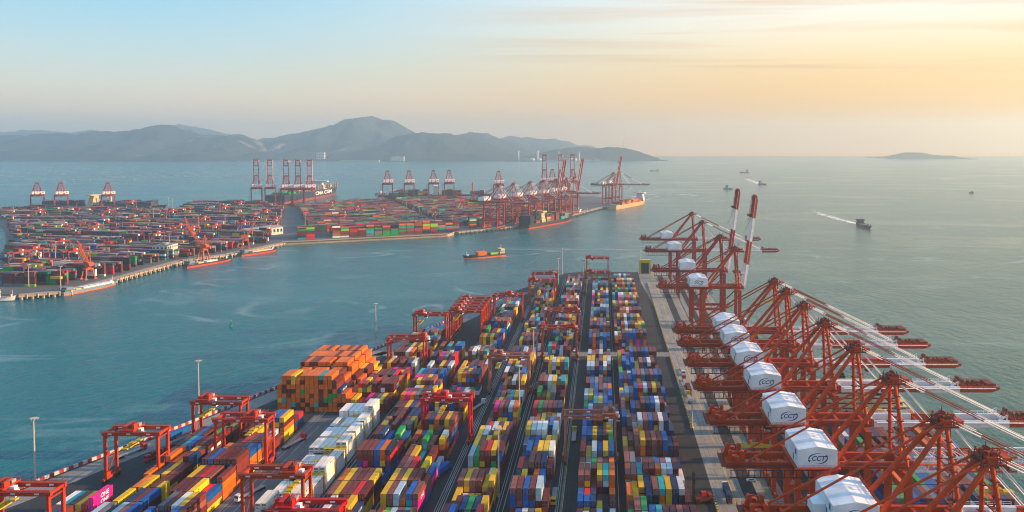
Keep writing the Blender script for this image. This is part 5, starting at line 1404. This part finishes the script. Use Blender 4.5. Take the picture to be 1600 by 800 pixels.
truck(53.0,512,270,M['truckwhite'],'none','empty white truck on the apron near the cross road')
truck(52.6,470,90,M['red'],'maroon','red truck on the apron between two empty ones')
truck(-153.7,331,250,M['truckwhite'],'none','white truck on the road left of the reefers')
truck(-222,396,66,M['red'],'bright blue','red truck parked along the striped wall')
truck(-234,372,66,M['red'],'none','empty red truck between the wall and the crane')
truck(-217,372,248,M['red'],'rust brown','red truck waiting under the lone red crane')
truck(-208.5,352,75,M['red'],'maroon','red truck beside the outermost block')
truck(-20.6,560,270,M['truckwhite'],'none','white truck on the middle road at the cross road')
truck(-15.2,396,90,M['yellow'],'none','yellow cab truck in the lane under the pink crane')
truck(-21,705,92,M['red'],'dark blue','red truck far up the middle road')
truck(66,420,90,M['red'],'faded brown','red truck below the quay cranes')
truck(90,520,90,M['truckwhite'],'orange','white truck between the crane rails')
truck(64,640,270,M['truckwhite'],'grey','white truck on the apron near the raised boom cranes')
def car(x, y, rz, mat, lab):
    t = empty('parked_car', (x, y, 0.02), R(rz)); tag(t, lab, 'car')
    mb = MB(); mb.prism([(-2.2,.35),(2.2,.35),(2.25,.8),(1.2,.95),(.6,1.45),(-1.3,1.5),(-2.0,1.0),(-2.25,.9)], -.88, .88, 0, 'y'); mb.build('body', mat, t)
    mb = MB(); mb.prism([(1.12,.98),(.62,1.4),(-1.25,1.44),(-1.85,1.0)], -.9, .9, 0, 'y'); mb.build('window', M['glass'], t)
    for xx in (-1.4,1.4):
        for yy in (-.8,.8): mb = MB(); mb.tube((xx,yy-.12,.33), (xx,yy+.12,.33), .33, n=10); mb.build('wheel', M['dark'], t)
car(67.5,346,5,M['truckwhite'],'white car parked on the apron under the nearest crane tails')
car(-138,628,60,M['truckwhite'],'white car parked by the striped wall near the blue roofed shed')
car(-19.5,540,90,M['navy'],'dark car on the middle road just before the cross road')
truck(-41,470,90,M['truckwhite'],'maroon','white cab truck under the pink crane left of the middle')
truck(-75,352,250,M['red'],'bright blue','red cab truck in the lane right of the bright red crane')
truck(-73,440,70,M['truckwhite'],'none','empty white truck beyond the bright red crane')
truck(-45,300,90,M['red'],'yellow','red cab truck in the rail lane at the bottom of the photo')
truck(-21.2,330,270,M['yellow'],'none','empty yellow cab truck on the near middle road')
truck(7.4,430,90,M['red'],'grey','red cab truck in the dark lane right of the pink crane')
truck(54,330,90,M['truckwhite'],'dark blue','white cab truck on the apron beside the reach stacker')
truck(-158,385,70,M['red'],'none','empty red truck on the reefer road')
# reach stacker
t = empty('reach_stacker', (39.9, 325.5, 0.02), R(10)); tag(t, 'red reach stacker with a tall black mast beside the apron block', 'reach stacker')
mb = MB(); mb.box(-.5,-1.8,.8,6.5,1.8,2.4); mb.box(5.2,-1.7,2.4,7,1.7,3.4); mb.build('body', M['dark_red'], t)
mb = MB(); mb.box(2.2,-.9,2.45,4.4,.9,4.4,0); mb.box(2.15,-.8,3.2,4.45,.8,4.1,1); mb.build('cab', [M['red'], M['glass']], t)
mb = MB()
for s in (-1,1): mb.box(-1.4,s*1.1-.25,.4,-.9,s*1.1+.25,13)
for z in (3,7,11,12.8): mb.box(-1.35,-.84,z,-.95,.84,z+.35)
mb.build('lifting_mast', M['black'], t)
for s in (-1,1):
    for xx, rr in ((.6,.9),(5.4,.8)): mb = MB(); mb.tube((xx,s*1.8-.4,rr),(xx,s*1.8+.4,rr),rr,n=12); mb.build('wheel', M['dark'], t)
# yellow frame at the pier end
t = empty('yellow_gate', (48.5, 894, 0)); tag(t, 'yellow steel frame machine standing at the far end of the apron', 'frame')
mb = MB()
for s in (-1,1): mb.box(s*5.5-1,-3,0,s*5.5+1,3,13)
mb.build('leg', M['yellow'], t)
mb = MB(); mb.box(-6.5,-3,13.003,6.5,3,16.5); mb.build('beam', M['yellow'], t)
mb = MB(); mb.box(-4.4,-2,1,4.4,2,12.9); mb.build('body', M['navy'], t)
# ------------------------------------------------------------------ every other container: one object
def build_mass():
    n = len(MASS)
    A = np.array([(m[0], m[1], m[2], m[3], m[4]) for m in MASS]); C0 = np.array([CC[m[5]] for m in MASS])
    jit = rng.uniform(.82, 1.15, (n, 1)); C0 = np.clip(C0*jit, 0, 1)
    hw, hh = 1.185, 2.56
    hl = A[:,3]/2
    ca, sa = np.cos(A[:,4]), np.sin(A[:,4])
    def P(sx, sy, z):
        x = sx*hw*np.ones(n); y = sy*hl
        return np.stack([A[:,0]+ca*x-sa*y, A[:,1]+sa*x+ca*y, A[:,2]+z*np.ones(n)], 1)
    f = [[(-1,-1,hh),(1,-1,hh),(1,1,hh),(-1,1,hh)], [(-1,-1,.03),(1,-1,.03),(1,-1,hh),(-1,-1,hh)], [(1,-1,.03),(1,1,.03),(1,1,hh),(1,-1,hh)],
         [(1,1,.03),(-1,1,.03),(-1,1,hh),(1,1,hh)], [(-1,1,.03),(-1,-1,.03),(-1,-1,hh),(-1,1,hh)]]
    V = np.zeros((n, 20, 3)); K = np.ones((n, 20, 4))
    for i, q in enumerate(f):
        for j, (sx, sy, z) in enumerate(q): V[:, i*4+j] = P(sx, sy, z)
        col = C0
        if i == 0: col = C0*.9 + np.array([0.33,0.28,0.27])*.10
        K[:, i*4:i*4+4, :3] = col[:, None, :]
    me = bpy.data.meshes.new('stacked_containers')
    nv = n*20
    me.vertices.add(nv); me.vertices.foreach_set('co', V.reshape(-1).astype(np.float32))
    me.loops.add(nv); me.loops.foreach_set('vertex_index', np.arange(nv, dtype=np.int32))
    me.polygons.add(n*5); me.polygons.foreach_set('loop_start', np.arange(0, nv, 4, dtype=np.int32)); me.polygons.foreach_set('loop_total', np.full(n*5, 4, dtype=np.int32))
    at_ = me.attributes.new('Col', 'FLOAT_COLOR', 'POINT'); at_.data.foreach_set('color', K.reshape(-1).astype(np.float32))
    me.materials.append(M['cont_mass']); me.update(); me.validate()
    o = bpy.data.objects.new('stacked_containers', me); COL.objects.link(o)
    tag(o, 'countless smaller stacked containers across both terminals and on the ships', 'containers', kind='stuff')
build_mass()
print('CONTAINERS shown', len(SHOW), 'solo', len(SOLO), 'mass', len(MASS), 'min area', SOLO[-1]['area'])
